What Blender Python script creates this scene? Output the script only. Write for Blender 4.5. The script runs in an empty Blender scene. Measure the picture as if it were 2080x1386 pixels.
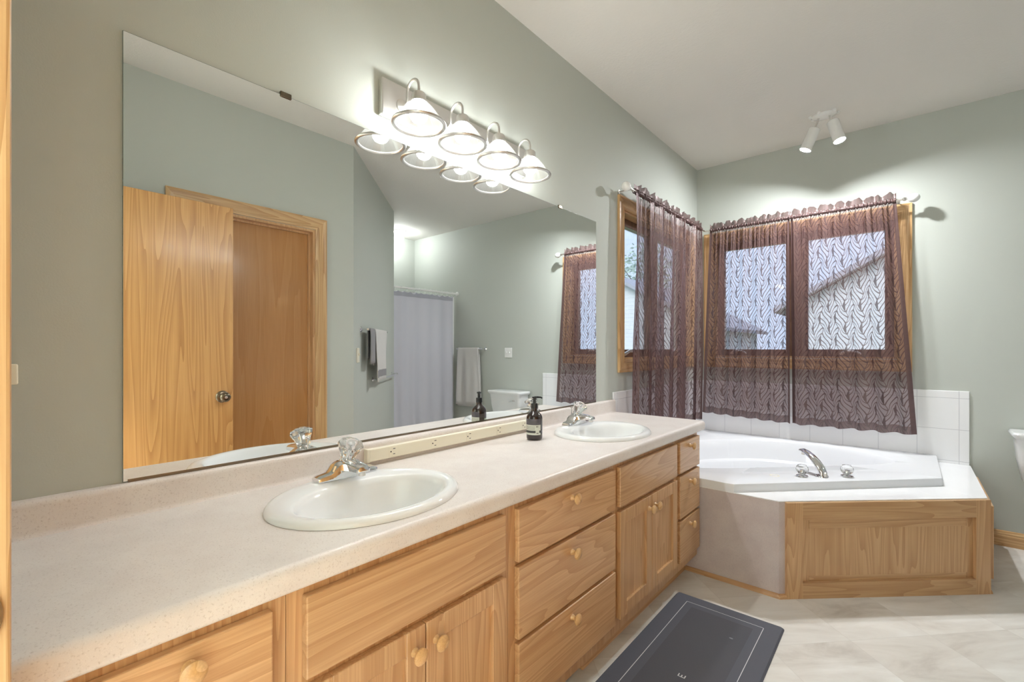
import bpy, bmesh, math, random
from math import sin, cos, pi, radians, sqrt, atan2, hypot
from mathutils import Vector, Matrix
random.seed(7)
C = bpy.context.scene.collection
S = bpy.context.scene

# ------------------------------------------------------------------ camera
cd = bpy.data.cameras.new('camera')
cam = bpy.data.objects.new('camera', cd); C.objects.link(cam)
cam.location = (1.3901, 0.0, 1.1956)
cam.rotation_euler = (pi/2, 0, radians(40.8209))
cd.sensor_width = 36.0; cd.lens = 36.0*932.84/2080
cd.shift_x = -0.0003; cd.shift_y = 15.34/2080
cd.clip_start = 0.02; cd.clip_end = 200
S.camera = cam
# ------------------------------------------------------------------ view + world
S.view_settings.view_transform = 'Standard'
S.view_settings.look = 'None'
S.view_settings.gamma = 1.0
S.view_settings.use_curve_mapping = False
S.view_settings.exposure = 1.12
S.cycles.max_bounces = 12; S.cycles.diffuse_bounces = 7; S.cycles.glossy_bounces = 6
S.cycles.transparent_max_bounces = 24; S.cycles.transmission_bounces = 8
S.cycles.sample_clamp_indirect = 4.0; S.cycles.blur_glossy = 1.0
W = bpy.data.worlds.new('sky'); S.world = W; W.use_nodes = True
W.node_tree.nodes['Background'].inputs[0].default_value = (0.62, 0.77, 1.0, 1)
W.node_tree.nodes['Background'].inputs[1].default_value = 1.05
BULB_UP, BULB_DOWN, SPOT_W, ALCOVE_W, HALL_FILL_W = 1.75, 1.4, 11.0, 5.0, 110.0

sl = bpy.data.lights.new('facade_fill_sun', 'SUN'); sl.energy = 2.2; sl.angle = radians(40); so = bpy.data.objects.new('facade_fill_sun', sl); C.objects.link(so)
so.rotation_euler = (radians(55), 0, 0)   # soft sun added under the overcast sky to brighten the fronts across the lawn
# ------------------------------------------------------------------ room constants
YF = 4.058; XA = 1.8295; YC = 1.860; XD, YD = 3.011, 3.041; XE = 3.976; ZC = 2.74
ZK = 0.8061; CDEP = 0.558

# ------------------------------------------------------------------ materials
def srgb(r, g, b):
    f = lambda c: (c/255/12.92) if c/255 <= .04045 else ((c/255+.055)/1.055)**2.4
    return (f(r), f(g), f(b), 1)
class NT:
    def __init__(s, name):
        s.m = bpy.data.materials.new(name); s.m.use_nodes = True
        s.t = s.m.node_tree; s.n = s.t.nodes; s.b = s.n['Principled BSDF']; s.out = s.n['Material Output']
    def add(s, typ, **kw):
        n = s.n.new(typ)
        for k, v in kw.items():
            if k.startswith('i_'):
                key = k[2:]; key = int(key) if key.isdigit() else key.replace('_', ' ')
                n.inputs[key].default_value = v
            else: setattr(n, k, v)
        return n
    def link(s, a, b): s.t.links.new(a, b)
    def math(s, op, a, b=None, c=None):
        n = s.n.new('ShaderNodeMath'); n.operation = op
        for i, v in enumerate((a, b, c)):
            if v is None: continue
            if isinstance(v, (int, float)): n.inputs[i].default_value = v
            else: s.link(v, n.inputs[i])
        return n.outputs[0]
    def coords(s, scale=(1, 1, 1), rot=(0, 0, 0), loc=(0, 0, 0)):
        tc = s.add('ShaderNodeTexCoord'); mp = s.add('ShaderNodeMapping')
        mp.inputs['Scale'].default_value = scale; mp.inputs['Rotation'].default_value = rot; mp.inputs['Location'].default_value = loc
        s.link(tc.outputs['Object'], mp.inputs[0]); return mp.outputs[0]
    def noise(s, vec, scale, detail=3, rough=.5, dist=0):
        n = s.add('ShaderNodeTexNoise'); s.link(vec, n.inputs['Vector'])
        n.inputs['Scale'].default_value = scale; n.inputs['Detail'].default_value = detail
        n.inputs['Roughness'].default_value = rough; n.inputs['Distortion'].default_value = dist
        return n.outputs[0]
    def ramp(s, fac, stops):
        r = s.add('ShaderNodeValToRGB'); e = r.color_ramp.elements
        while len(e) < len(stops): e.new(.5)
        for x, (p, c) in zip(e, stops): x.position = p; x.color = c
        s.link(fac, r.inputs[0]); return r.outputs[0]
    def mix(s, fac, a, b, mode='MIX'):
        m = s.add('ShaderNodeMix', data_type='RGBA', blend_type=mode)
        for i, v in ((0, fac), (6, a), (7, b)):
            if isinstance(v, (int, float, tuple)): m.inputs[i].default_value = v
            else: s.link(v, m.inputs[i])
        return m.outputs[2]
    def bump(s, h, strength=.2, dist=.002):
        b = s.add('ShaderNodeBump'); b.inputs['Strength'].default_value = strength; b.inputs['Distance'].default_value = dist
        s.link(h, b.inputs['Height']); s.link(b.outputs[0], s.b.inputs['Normal'])
    def set(s, **kw):
        for k, v in kw.items(): s.b.inputs[k.replace('_', ' ')].default_value = v
        return s
def plain(name, col, rough=.5, metal=0, spec=.5, **kw):
    m = NT(name); m.set(Base_Color=col, Roughness=rough, Metallic=metal); m.b.inputs['Specular IOR Level'].default_value = spec
    v = m.noise(m.coords(), 35, 2)   # slight uneven sheen
    m.link(m.math('ADD', m.math('MULTIPLY', v, .06), rough-.03 if rough > .03 else 0), m.b.inputs['Roughness'])
    for k, val in kw.items(): m.b.inputs[k.replace('_', ' ')].default_value = val
    return m.m
def wallpaint(name, col, bumpscale=240, bstr=.12, rough=.6):
    m = NT(name); v = m.coords()
    n = m.noise(v, 1.2, 3); c2 = tuple(x*.955 for x in col[:3])+(1,)
    m.link(m.mix(n, c2, col), m.b.inputs['Base Color']); m.set(Roughness=rough); m.b.inputs['Specular IOR Level'].default_value = .35
    m.bump(m.noise(v, bumpscale, 3), bstr, .002); return m.m
def oak(name, axis='y', light=(210, 170, 126), dark=(188, 145, 101), rot=0, rings=17, rough=.33):
    m = NT(name)
    sc = {'x': (.55, 9, 9), 'y': (9, .55, 9), 'z': (9, 9, .55)}[axis]
    fine = {'x': (4, 260, 260), 'y': (260, 4, 260), 'z': (260, 260, 4)}[axis]
    oi = m.add('ShaderNodeObjectInfo')
    tc = m.add('ShaderNodeTexCoord')
    addv = m.add('ShaderNodeVectorMath', operation='ADD'); m.link(tc.outputs['Object'], addv.inputs[0])
    comb = m.add('ShaderNodeCombineXYZ')
    for i in range(3): m.link(m.math('MULTIPLY', oi.outputs['Random'], 7.3+i*3.1), comb.inputs[i])
    m.link(comb.outputs[0], addv.inputs[1])
    def mp(scale):
        p = m.add('ShaderNodeMapping'); p.inputs['Scale'].default_value = scale; p.inputs['Rotation'].default_value = (0, 0, 0)
        m.link(addv.outputs[0], p.inputs[0]); return p.outputs[0]
    big = m.noise(mp(sc), 1.0, 1.5, .45, .35)
    ring = m.math('FRACT', m.math('MULTIPLY', big, rings))
    ringc = m.math('POWER', ring, 1.6)
    pores = m.noise(mp(fine), 1.0, 2, .6)
    pr = m.ramp(pores, [(.42, (0, 0, 0, 1)), (.62, (1, 1, 1, 1))])
    base = m.mix(ringc, srgb(*light), srgb(*dark))
    tone = m.math('ADD', m.math('MULTIPLY', oi.outputs['Random'], .10), .95)
    base = m.mix(m.math('MULTIPLY', m.math('SUBTRACT', 1.0, pr), .22), base, srgb(160, 110, 64))
    hs = m.add('ShaderNodeHueSaturation'); m.link(base, hs.inputs['Color']); m.link(tone, hs.inputs['Value'])
    m.link(hs.outputs[0], m.b.inputs['Base Color'])
    m.set(Roughness=rough); m.b.inputs['Coat Weight'].default_value = .25; m.b.inputs['Coat Roughness'].default_value = .12
    m.bump(pores, .06, .0008)
    return m.m
def laminate(name, a, b, c, rough=.35):
    m = NT(name); v = m.coords()
    n1 = m.noise(v, 9, 4, .6); n2 = m.noise(v, 260, 3, .65); n3 = m.noise(v, 620, 2, .5)
    col = m.mix(m.ramp(n1, [(.35, (0, 0, 0, 1)), (.65, (1, 1, 1, 1))]), a, b)
    col = m.mix(m.ramp(n2, [(.56, (0, 0, 0, 1)), (.70, (.62, .62, .62, 1))]), col, c)
    col = m.mix(m.ramp(n3, [(.60, (0, 0, 0, 1)), (.72, (.55, .55, .55, 1))]), col, srgb(238, 230, 222))
    m.link(col, m.b.inputs['Base Color']); m.set(Roughness=rough); return m.m
def tilemat(name, lines, col=srgb(243, 243, 245), grout=srgb(208, 208, 212), rough=.14):
    """white glazed tile; lines = list of (axis 0/1/2, offset, period or None)"""
    m = NT(name); tc = m.add('ShaderNodeTexCoord'); sp = m.add('ShaderNodeSeparateXYZ'); m.link(tc.outputs['Object'], sp.inputs[0])
    tot = None
    for ax, off, per in lines:
        x = m.math('SUBTRACT', sp.outputs[ax], off)
        if per: x = m.math('SUBTRACT', m.math('PINGPONG', x, per/2), 0)
        else: x = m.math('ABSOLUTE', x)
        l = m.math('LESS_THAN', x, .0016)
        tot = l if tot is None else m.math('MAXIMUM', tot, l)
    cl = m.noise(m.coords(), 6, 3)
    base = m.mix(cl, col, tuple(x*.95 for x in col[:3])+(1,))
    m.link(m.mix(tot, base, grout), m.b.inputs['Base Color'])
    m.set(Roughness=rough); m.bump(m.math('SUBTRACT', 1, tot), .25, .001); return m.m
M = {}
M['wall'] = wallpaint('sage_paint', srgb(193, 197, 190))
M['ceil'] = wallpaint('ceiling_texture', srgb(226, 222, 216), 75, .6, .8)
M['oakx'] = oak('oak_grain_x', 'x'); M['oaky'] = oak('oak_grain_y', 'y'); M['oakz'] = oak('oak_grain_z', 'z')
M['oakdoor'] = oak('oak_door_veneer', 'z', (208, 160, 104), (180, 130, 78), rings=18, rough=.28)
M['oakdoor2'] = oak('birch_door_veneer', 'z', (200, 148, 94), (192, 138, 84), rings=6, rough=.26)
M['oaktrimz'] = oak('oak_trim_z', 'z', (218, 182, 134), (188, 146, 96)); M['oaktrimy'] = oak('oak_trim_y', 'y', (218, 182, 134), (188, 146, 96))
M['oaktrimx'] = oak('oak_trim_x', 'x', (218, 182, 134), (188, 146, 96))
M['knobwood'] = oak('maple_knob', 'x', (226, 188, 138), (206, 162, 108), rings=5)
M['sash'] = oak('stained_sash_wood', 'z', (112, 84, 70), (88, 64, 54))
M['counter'] = laminate('counter_laminate', srgb(226, 219, 214), srgb(218, 209, 204), srgb(184, 170, 162))
M['panel'] = laminate('tub_side_laminate', srgb(206, 194, 192), srgb(196, 182, 182), srgb(178, 164, 164), .5)
M['porc'] = plain('white_porcelain', srgb(234, 235, 235), .08)
M['acryl'] = plain('white_acrylic_tub', srgb(230, 231, 235), .12)
M['chrome'] = plain('chrome', (.82, .83, .85, 1), .06, 1)
M['nickel'] = plain('brushed_nickel', (.74, .72, .69, 1), .32, 1)
M['brass'] = plain('antique_brass', (.20, .16, .115, 1), .25, 1)
M['almond'] = plain('almond_plastic', srgb(236, 230, 210), .35)
M['dark'] = plain('dark_slot', srgb(40, 38, 36), .5)
M['white'] = plain('white_metal_paint', srgb(238, 238, 236), .35)
M['ceramicball'] = plain('white_ceramic', srgb(240, 240, 238), .18)
M['blackpl'] = plain('black_plastic', srgb(28, 30, 33), .35)
M['label'] = plain('label_white', srgb(214, 218, 206), .5); M['labelgrey'] = plain('label_grey', srgb(98, 94, 102), .45)
M['labelgreen'] = plain('label_green', srgb(200, 216, 198), .5); M['print'] = plain('label_print', srgb(60, 62, 62), .5)
M['towel'] = wallpaint('light_grey_terry', srgb(214, 211, 208), 420, .9, .95); M['towel2'] = wallpaint('grey_terry', srgb(150, 148, 150), 420, .9, .95)
M['showercloth'] = wallpaint('grey_polyester', srgb(205, 205, 214), 500, .15, .7)
M['showerband'] = wallpaint('grey_polyester_band', srgb(172, 172, 182), 500, .15, .7); M['liner'] = plain('white_vinyl', srgb(235, 236, 236), .4)
M['mat'] = wallpaint('mat_charcoal', srgb(86, 88, 98), 300, .3, .62); M['matdark'] = wallpaint('mat_dark_field', srgb(76, 77, 85), 300, .3, .6)
M['matline'] = plain('mat_white_print', srgb(214, 214, 218), .6)
M['grass'] = wallpaint('grass', srgb(120, 140, 100), 30, .5, .9); M['siding'] = NT('siding').m
M['roof'] = wallpaint('grey_shingles', srgb(170, 172, 182), 20, .6, .9); M['leaf'] = plain('hazed_leaf_green', srgb(176, 196, 184), .6); M['bark'] = plain('bark', srgb(96, 84, 74), .9)  # leaf green is paled to stand in for haze over the trees
M['vent'] = plain('vent_metal', srgb(176, 166, 146), .4, .3)
# mirror silver
mm = NT('mirror_silver'); mm.set(Base_Color=(.92, .94, .935, 1), Metallic=1.0, Roughness=0.0); M['mirror'] = mm.m
M['mirrorback'] = plain('mirror_edge', srgb(120, 132, 126), .2)
# siding lines
m = NT('lap_siding'); sp = m.add('ShaderNodeSeparateXYZ'); tcx = m.add('ShaderNodeTexCoord'); m.link(tcx.outputs['Object'], sp.inputs[0])
f = m.math('FRACT', m.math('MULTIPLY', sp.outputs[2], 6)); m.link(m.ramp(f, [(.0, srgb(170, 176, 190)), (.1, srgb(222, 224, 228))]), m.b.inputs['Base Color']); M['siding'] = m.m
# floor vinyl tile laid on the diagonal
m = NT('vinyl_tile'); v = m.coords(rot=(0, 0, radians(-46.6)))
sp = m.add('ShaderNodeSeparateXYZ'); m.link(v, sp.inputs[0])
T = .36
fx = m.math('FLOOR', m.math('DIVIDE', sp.outputs[0], T)); fy = m.math('FLOOR', m.math('DIVIDE', sp.outputs[1], T))
cmb = m.add('ShaderNodeCombineXYZ'); m.link(fx, cmb.inputs[0]); m.link(fy, cmb.inputs[1])
wn = m.add('ShaderNodeTexWhiteNoise', noise_dimensions='2D'); m.link(cmb.outputs[0], wn.inputs['Vector'])
offs = m.add('ShaderNodeVectorMath', operation='MULTIPLY_ADD'); m.link(wn.outputs['Color'], offs.inputs[0]); offs.inputs[1].default_value = (9, 9, 9)
st = m.add('ShaderNodeMapping'); st.inputs['Scale'].default_value = (1.3, 4.2, 1); st.inputs['Rotation'].default_value = (0, 0, radians(68)); m.link(v, st.inputs[0]); m.link(st.outputs[0], offs.inputs[2])
n1 = m.noise(offs.outputs[0], 1.6, 6, .62, .6); n2 = m.noise(offs.outputs[0], .9, 2)
col = m.ramp(n1, [(.30, srgb(192, 187, 181)), (.46, srgb(220, 217, 212)), (.66, srgb(236, 235, 232))])
col = m.mix(m.math('MULTIPLY', n2, .28), col, srgb(214, 200, 184))
tone = m.math('ADD', m.math('MULTIPLY', wn.outputs['Value'], .05), .955)
hs = m.add('ShaderNodeHueSaturation'); m.link(col, hs.inputs['Color']); m.link(tone, hs.inputs['Value'])
gx = m.math('PINGPONG', sp.outputs[0], T/2); gy = m.math('PINGPONG', sp.outputs[1], T/2)
g = m.math('LESS_THAN', m.math('MINIMUM', gx, gy), .0012)
m.link(m.mix(m.math('MULTIPLY', g, .5), hs.outputs[0], srgb(196, 192, 186)), m.b.inputs['Base Color']); m.set(Roughness=.42); M['floor'] = m.m
# sheer curtain with burnt-out braided leaves (uv in metres)
def sheer(name, opaque):
    m = NT(name); uv = m.add('ShaderNodeUVMap'); sp = m.add('ShaderNodeSeparateXYZ'); m.link(uv.outputs[0], sp.inputs[0])
    U, V = sp.outputs[0], sp.outputs[1]; PW, PH = .100, .158
    pair = m.math('FRACT', m.math('DIVIDE', U, PW))
    sn = m.math('SINE', m.math('MULTIPLY', V, 2*pi/PH))
    half = m.math('ADD', m.math('MULTIPLY', sn, .13), .25)
    d = m.math('SUBTRACT', pair, .25)                                   # A cell centre
    inA = m.math('LESS_THAN', m.math('ABSOLUTE', d), half)
    locA = m.math('DIVIDE', d, half)
    d2 = m.math('SUBTRACT', m.math('FRACT', m.math('ADD', m.math('DIVIDE', U, PW), .5)), .25)
    locB = m.math('DIVIDE', d2, m.math('SUBTRACT', .5, half))
    def curve(l): return m.math('SUBTRACT', l, m.math('MULTIPLY', m.math('POWER', l, 3.0), .28))
    k = 4.0/PH
    phA = m.math('FRACT', m.math('ADD', m.math('MULTIPLY', V, k), m.math('MULTIPLY', curve(locA), 1.65)))
    phB = m.math('FRACT', m.math('SUBTRACT', m.math('MULTIPLY', V, k), m.math('MULTIPLY', curve(locB), 1.65)))
    ph = m.math('ADD', m.math('MULTIPLY', phA, inA), m.math('MULTIPLY', phB, m.math('SUBTRACT', 1, inA)))
    loc = m.math('ADD', m.math('MULTIPLY', m.math('ABSOLUTE', locA), inA), m.math('MULTIPLY', m.math('ABSOLUTE', locB), m.math('SUBTRACT', 1, inA)))
    line = m.math('MAXIMUM', m.math('LESS_THAN', ph, .24), m.math('GREATER_THAN', loc, .93))
    cover = m.math('ADD', m.math('MULTIPLY', line, .33), .55)
    if opaque: cover = m.math('ADD', m.math('MULTIPLY', cover, .25), .70)
    tr = m.add('ShaderNodeBsdfTransparent'); tr.inputs[0].default_value = (.93, .90, .93, 1)
    di = m.add('ShaderNodeBsdfDiffuse'); tl = m.add('ShaderNodeBsdfTranslucent')
    colr = m.mix(line, srgb(108, 82, 79), srgb(74, 54, 53)) if opaque else m.mix(line, srgb(132, 103, 100), srgb(80, 58, 57))
    m.link(colr, di.inputs[0]); m.link(colr, tl.inputs[0])
    gl = m.add('ShaderNodeBsdfGlossy'); gl.inputs[0].default_value = (.5, .42, .42, 1); gl.inputs[1].default_value = .38
    a = m.add('ShaderNodeMixShader'); a.inputs[0].default_value = .35; m.link(di.outputs[0], a.inputs[1]); m.link(tl.outputs[0], a.inputs[2])
    b = m.add('ShaderNodeMixShader'); b.inputs[0].default_value = .12; m.link(a.outputs[0], b.inputs[1]); m.link(gl.outputs[0], b.inputs[2])
    c = m.add('ShaderNodeMixShader'); m.link(cover, c.inputs[0]); m.link(tr.outputs[0], c.inputs[1]); m.link(b.outputs[0], c.inputs[2])
    m.link(c.outputs[0], m.out.inputs['Surface']); return m.m
M['sheer'] = sheer('brown_sheer_leaf', False); M['sheerhem'] = sheer('brown_sheer_hem', True)
# lamp shade: ribbed frosted prismatic glass, lets its bulb shine through
def shade_mat():
    m = NT('ribbed_glass'); tr = m.add('ShaderNodeBsdfTransparent'); tl = m.add('ShaderNodeBsdfTranslucent'); df = m.add('ShaderNodeBsdfDiffuse')
    tr.inputs[0].default_value = (.97, .97, .96, 1); tl.inputs[0].default_value = (.92, .92, .9, 1); df.inputs[0].default_value = (.85, .85, .84, 1)
    gl = m.add('ShaderNodeBsdfGlossy'); gl.inputs[1].default_value = .08
    a = m.add('ShaderNodeMixShader'); a.inputs[0].default_value = .55; m.link(df.outputs[0], a.inputs[1]); m.link(tl.outputs[0], a.inputs[2])
    b = m.add('ShaderNodeMixShader'); b.inputs[0].default_value = .022; m.link(tr.outputs[0], b.inputs[1]); m.link(a.outputs[0], b.inputs[2])
    c = m.add('ShaderNodeMixShader'); c.inputs[0].default_value = .07; m.link(b.outputs[0], c.inputs[1]); m.link(gl.outputs[0], c.inputs[2])
    m.link(c.outputs[0], m.out.inputs['Surface']); return m.m
M['shade'] = shade_mat()
def glassy(name, tint, solid=.12, rough=.02):
    m = NT(name); tr = m.add('ShaderNodeBsdfTransparent'); tr.inputs[0].default_value = tint
    gl = m.add('ShaderNodeBsdfGlossy'); gl.inputs[1].default_value = rough
    fr = m.add('ShaderNodeFresnel'); fr.inputs[0].default_value = 1.5
    c = m.add('ShaderNodeMixShader'); m.link(m.math('ADD', m.math('MULTIPLY', fr.outputs[0], .6), solid*.3), c.inputs[0]); m.link(tr.outputs[0], c.inputs[1]); m.link(gl.outputs[0], c.inputs[2])
    m.link(c.outputs[0], m.out.inputs['Surface']); return m.m
M['pane'] = glassy('window_glass', (.97, .985, .98, 1), 0)
m = NT('clear_acrylic'); m.set(Base_Color=(.97, .98, .98, 1), Roughness=.03, IOR=1.45); m.b.inputs['Transmission Weight'].default_value = .95; M['acrylic'] = m.m
m = NT('dark_bottle'); m.set(Base_Color=srgb(38, 26, 26), Roughness=.07); m.b.inputs['Coat Weight'].default_value = .6; M['bottle'] = m.m
def emit(name, col, s):
    m = NT(name); e = m.add('ShaderNodeEmission'); e.inputs[0].default_value = col; e.inputs[1].default_value = s
    m.link(e.outputs[0], m.out.inputs['Surface']); return m.m
m = NT('lit_bulb'); e = m.add('ShaderNodeEmission'); e.inputs[0].default_value = (1, .985, .95, 1); e.inputs[1].default_value = 3.0
t_ = m.add('ShaderNodeBsdfTransparent'); a_ = m.add('ShaderNodeAddShader'); m.link(e.outputs[0], a_.inputs[0]); m.link(t_.outputs[0], a_.inputs[1]); m.link(a_.outputs[0], m.out.inputs['Surface']); M['bulb'] = m.m
M['spotbulb'] = emit('lit_spot_bulb', (1, .98, .95, 1), 22); M['dome'] = emit('lit_dome', (1, .98, .95, 1), 5)
DL = hypot(1.680-.9176, 3.2265-2.5049); DV = Vector(((1.680-.9176)/DL, (3.2265-2.5049)/DL, 0)); NV = Vector((DV.y, -DV.x, 0))   # diagonal tub front: along / outward
M['tilefar'] = tilemat('tile_far', [(0, 1.630, None), (0, 1.630-.2*20, .2), (2, .8795, None), (2, .68, None), (2, .48, None)])
M['tileleft'] = tilemat('tile_left', [(1, 2.5525+.045, None), (1, 2.5975, .2), (2, .8795, None), (2, .68, None), (2, .48, None)])
M['tiledeck'] = tilemat('tile_deck', [(0, 1.630, None), (1, 2.5049+.045, None)])

# ------------------------------------------------------------------ mesh helpers
def BM(): return bmesh.new()
def box(bm, x0, x1, y0, y1, z0, z1, bev=0, seg=2):
    vs = [bm.verts.new((x, y, z)) for x in (x0, x1) for y in (y0, y1) for z in (z0, z1)]
    q = [(0, 1, 3, 2), (4, 6, 7, 5), (0, 4, 5, 1), (2, 3, 7, 6), (0, 2, 6, 4), (1, 5, 7, 3)]
    fs = [bm.faces.new([vs[i] for i in f]) for f in q]
    if bev:
        es = list({e for f in fs for e in f.edges})
        bmesh.ops.bevel(bm, geom=es, offset=bev, segments=seg, profile=.5, affect='EDGES')
def loft(bm, rings, close=True, cap0=False, cap1=False):
    R = [[bm.verts.new(p) for p in r] for r in rings]
    n = len(R[0])
    for a, b in zip(R, R[1:]):
        for i in range(n if close else n-1):
            j = (i+1) % n
            bm.faces.new((a[i], a[j], b[j], b[i]))
    if cap0: bm.faces.new(R[0][::-1])
    if cap1: bm.faces.new(R[-1])
    return R
def frame_for(axis):
    a = Vector(axis).normalized(); t = Vector((0, 0, 1)) if abs(a.z) < .9 else Vector((1, 0, 0))
    u = a.cross(t).normalized(); v = a.cross(u).normalized(); return a, u, v
def lathe(bm, prof, org=(0, 0, 0), axis=(0, 0, 1), n=32, cap0=True, cap1=True, lobes=0, lamp=0, sx=1, sy=1):
    a, u, v = frame_for(axis); o = Vector(org)
    rings = []
    for r, h in prof:
        ring = []
        for i in range(n):
            t = 2*pi*i/n; rr = r*(1+(lamp*cos(lobes*t) if lobes else 0))
            ring.append(o+a*h+u*(rr*cos(t)*sx)+v*(rr*sin(t)*sy))
        rings.append(ring)
    loft(bm, rings, True, cap0, cap1)
def tube(bm, pts, r, n=12, cap=True):
    pts = [Vector(p) for p in pts]; rs = r if isinstance(r, (list, tuple)) else [r]*len(pts)
    rings = []; pu = None
    for i, p in enumerate(pts):
        d = (pts[min(i+1, len(pts)-1)]-pts[max(i-1, 0)]).normalized()
        if pu is None: _, u, v = frame_for(d)
        else:
            u = (pu-d*pu.dot(d)).normalized(); v = d.cross(u).normalized()
        pu = u
        rings.append([p+u*(rs[i]*cos(2*pi*k/n))+v*(rs[i]*sin(2*pi*k/n)) for k in range(n)])
    loft(bm, rings, True, cap, cap)
def prism(bm, poly, z0, z1):
    loft(bm, [[(x, y, z0) for x, y in poly], [(x, y, z1) for x, y in poly]], True, True, True)
def extrude_profile(bm, prof, org, dirv, length, a, b):
    """prof [(p,q)] in plane a,b swept along dirv"""
    o = Vector(org); d = Vector(dirv); a = Vector(a); b = Vector(b)
    loft(bm, [[o+a*p+b*q for p, q in prof], [o+d*length+a*p+b*q for p, q in prof]], True, True, True)
def mitred_frame(bm, path, prof, plane, inward_sign=1, close=True):
    """casing swept round a rectangle: path = corner list (a,b); prof = [(w,t)] w from outer edge inward, t = out of wall; plane(a,b,t)->point"""
    n = len(path); rings = []
    for i, (a, b) in enumerate(path):
        p0 = path[i-1] if (close or i > 0) else None; p1 = path[(i+1) % n] if (close or i < n-1) else None
        def nrm(p, q):
            d = Vector((q[0]-p[0], q[1]-p[1])).normalized(); return Vector((-d.y, d.x))*inward_sign
        if p0 and p1:
            n0 = nrm(p0, (a, b)); n1 = nrm((a, b), p1); k = (n0+n1)/(1+n0.dot(n1))
        elif p1: k = nrm((a, b), p1)
        else: k = nrm(p0, (a, b))
        rings.append([plane(a+k.x*w, b+k.y*w, t) for w, t in prof])
    if close: rings.append(rings[0])
    loft(bm, rings, True, not close, not close)
def mesh_obj(name, bm, mat, parent=None, smooth=False, loc=None, angle=40):
    bmesh.ops.remove_doubles(bm, verts=bm.verts, dist=1e-5)
    bmesh.ops.recalc_face_normals(bm, faces=bm.faces)
    me = bpy.data.meshes.new(name)
    if loc is not None: bmesh.ops.translate(bm, verts=bm.verts, vec=-Vector(loc))
    bm.to_mesh(me); bm.free()
    for x in (mat if isinstance(mat, (list, tuple)) else [mat]): me.materials.append(x)
    if smooth:
        for p in me.polygons: p.use_smooth = True
        me.set_sharp_from_angle(angle=radians(angle))
    o = bpy.data.objects.new(name, me); C.objects.link(o)
    if loc is not None and parent is None: o.location = loc
    if parent: o.parent = parent
    return o
def thing(name, label, cat, loc=(0, 0, 0), rotz=0, group=None):
    o = bpy.data.objects.new(name, None); C.objects.link(o); o.empty_display_size = .05
    o.location = loc; o.rotation_euler = (0, 0, rotz); o['label'] = label; o['category'] = cat
    if group: o['group'] = group
    return o
def part(root, name, bm, mat, smooth=False, world=True, label=None, parent=None, angle=40):
    loc = root.location if world else None
    o = mesh_obj(name, bm, mat, parent or root, smooth, loc, angle)
    if label: o['label'] = label
    return o
def horizontal_grain(o, mat):
    o.data.materials.append(mat)
    for p in o.data.polygons:
        v = [o.data.vertices[i].co for i in p.vertices]; e = max((v[i]-v[i-1] for i in range(len(v))), key=lambda d: d.length)
        if abs(e.z) < .3*e.length: p.material_index = 1
def tag(o, label, cat, group=None):
    o['label'] = label; o['category'] = cat
    if group: o['group'] = group
    return o
def struct(name, bm, mat, label, cat, smooth=False):
    o = mesh_obj(name, bm, mat, None, smooth); o['kind'] = 'structure'; o['label'] = label; o['category'] = cat; return o
def sthing(name, label, cat, loc=(0, 0, 0)):
    o = thing(name, label, cat, loc); o['kind'] = 'structure'; return o
def light(name, typ, loc, power, parent=None, color=(.955, .985, 1.0), **kw):
    l = bpy.data.lights.new(name, typ); l.energy = power; l.color = color
    for k, v in kw.items(): setattr(l, k, v)
    o = bpy.data.objects.new(name, l); C.objects.link(o)
    if parent: o.parent = parent; o.location = Vector(loc)-Vector(parent.location)
    else: o.location = loc
    return o

# ================================================================== ROOM SHELL
bm = BM(); box(bm, -.15, 4.15, -1.5, YF+.15, -.1, 0); struct('floor', bm, M['floor'], 'pale marbled vinyl tile floor laid on the diagonal', 'floor')
bm = BM(); box(bm, -.15, 4.15, -1.5, YF+.15, ZC, ZC+.1); struct('ceiling', bm, M['ceil'], 'off-white textured ceiling', 'ceiling')
def wall_with_hole(bm, fn, a0, a1, b0, b1, h):
    """fn(bm,a0,a1,b0,b1) adds a wall slab; h = hole (a0,a1,b0,b1)"""
    fn(bm, a0, h[0], b0, b1); fn(bm, h[1], a1, b0, b1); fn(bm, h[0], h[1], b0, h[2]); fn(bm, h[0], h[1], h[3], b1)
LW = (2.70, 3.915, 1.125, 2.087)      # left window opening  y0 y1 z0 z1
RW = (.143, 1.326, 1.125, 2.087)      # right window opening x0 x1 z0 z1
bm = BM(); wall_with_hole(bm, lambda b, a0, a1, z0, z1: box(b, -.15, 0, a0, a1, z0, z1), -1.5, YF+.15, 0, ZC, LW)
struct('wall_left', bm, M['wall'], 'sage green wall behind the long mirror', 'wall')
bm = BM(); wall_with_hole(bm, lambda b, a0, a1, z0, z1: box(b, a0, a1, YF, YF+.15, z0, z1), 0, 4.15, 0, ZC, RW)
struct('wall_far', bm, M['wall'], 'sage green far wall with the wide curtained window', 'wall')
JX0, JX1 = .672, 1.608
bm = BM(); box(bm, 0, JX0-.018, -.115, 0, 0, ZC); box(bm, JX1+.018, XA, -.115, 0, 0, ZC); box(bm, JX0-.018, JX1+.018, -.115, 0, 2.045, ZC)
struct('wall_near', bm, M['wall'], 'sage green wall around the entry doorway', 'wall')
DO = (.766, 1.560, 0, 2.04)           # closed door opening y0 y1 z0 z1
bm = BM(); wall_with_hole(bm, lambda b, a0, a1, z0, z1: box(b, XA, XA+.115, a0, a1, z0, z1) if z1 > z0 else None, -1.5, YC, 0, ZC, DO)
struct('wall_right', bm, M['wall'], 'sage green wall holding the closed door, seen in the mirror', 'wall')
bm = BM(); prism(bm, [(XA, YC), (XD, YD), (XD, YD-.16), (XA+.115, YC-.048)], 0, ZC)
struct('wall_angled', bm, M['wall'], 'sage green angled wall with the towel bars, seen in the mirror', 'wall')
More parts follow.
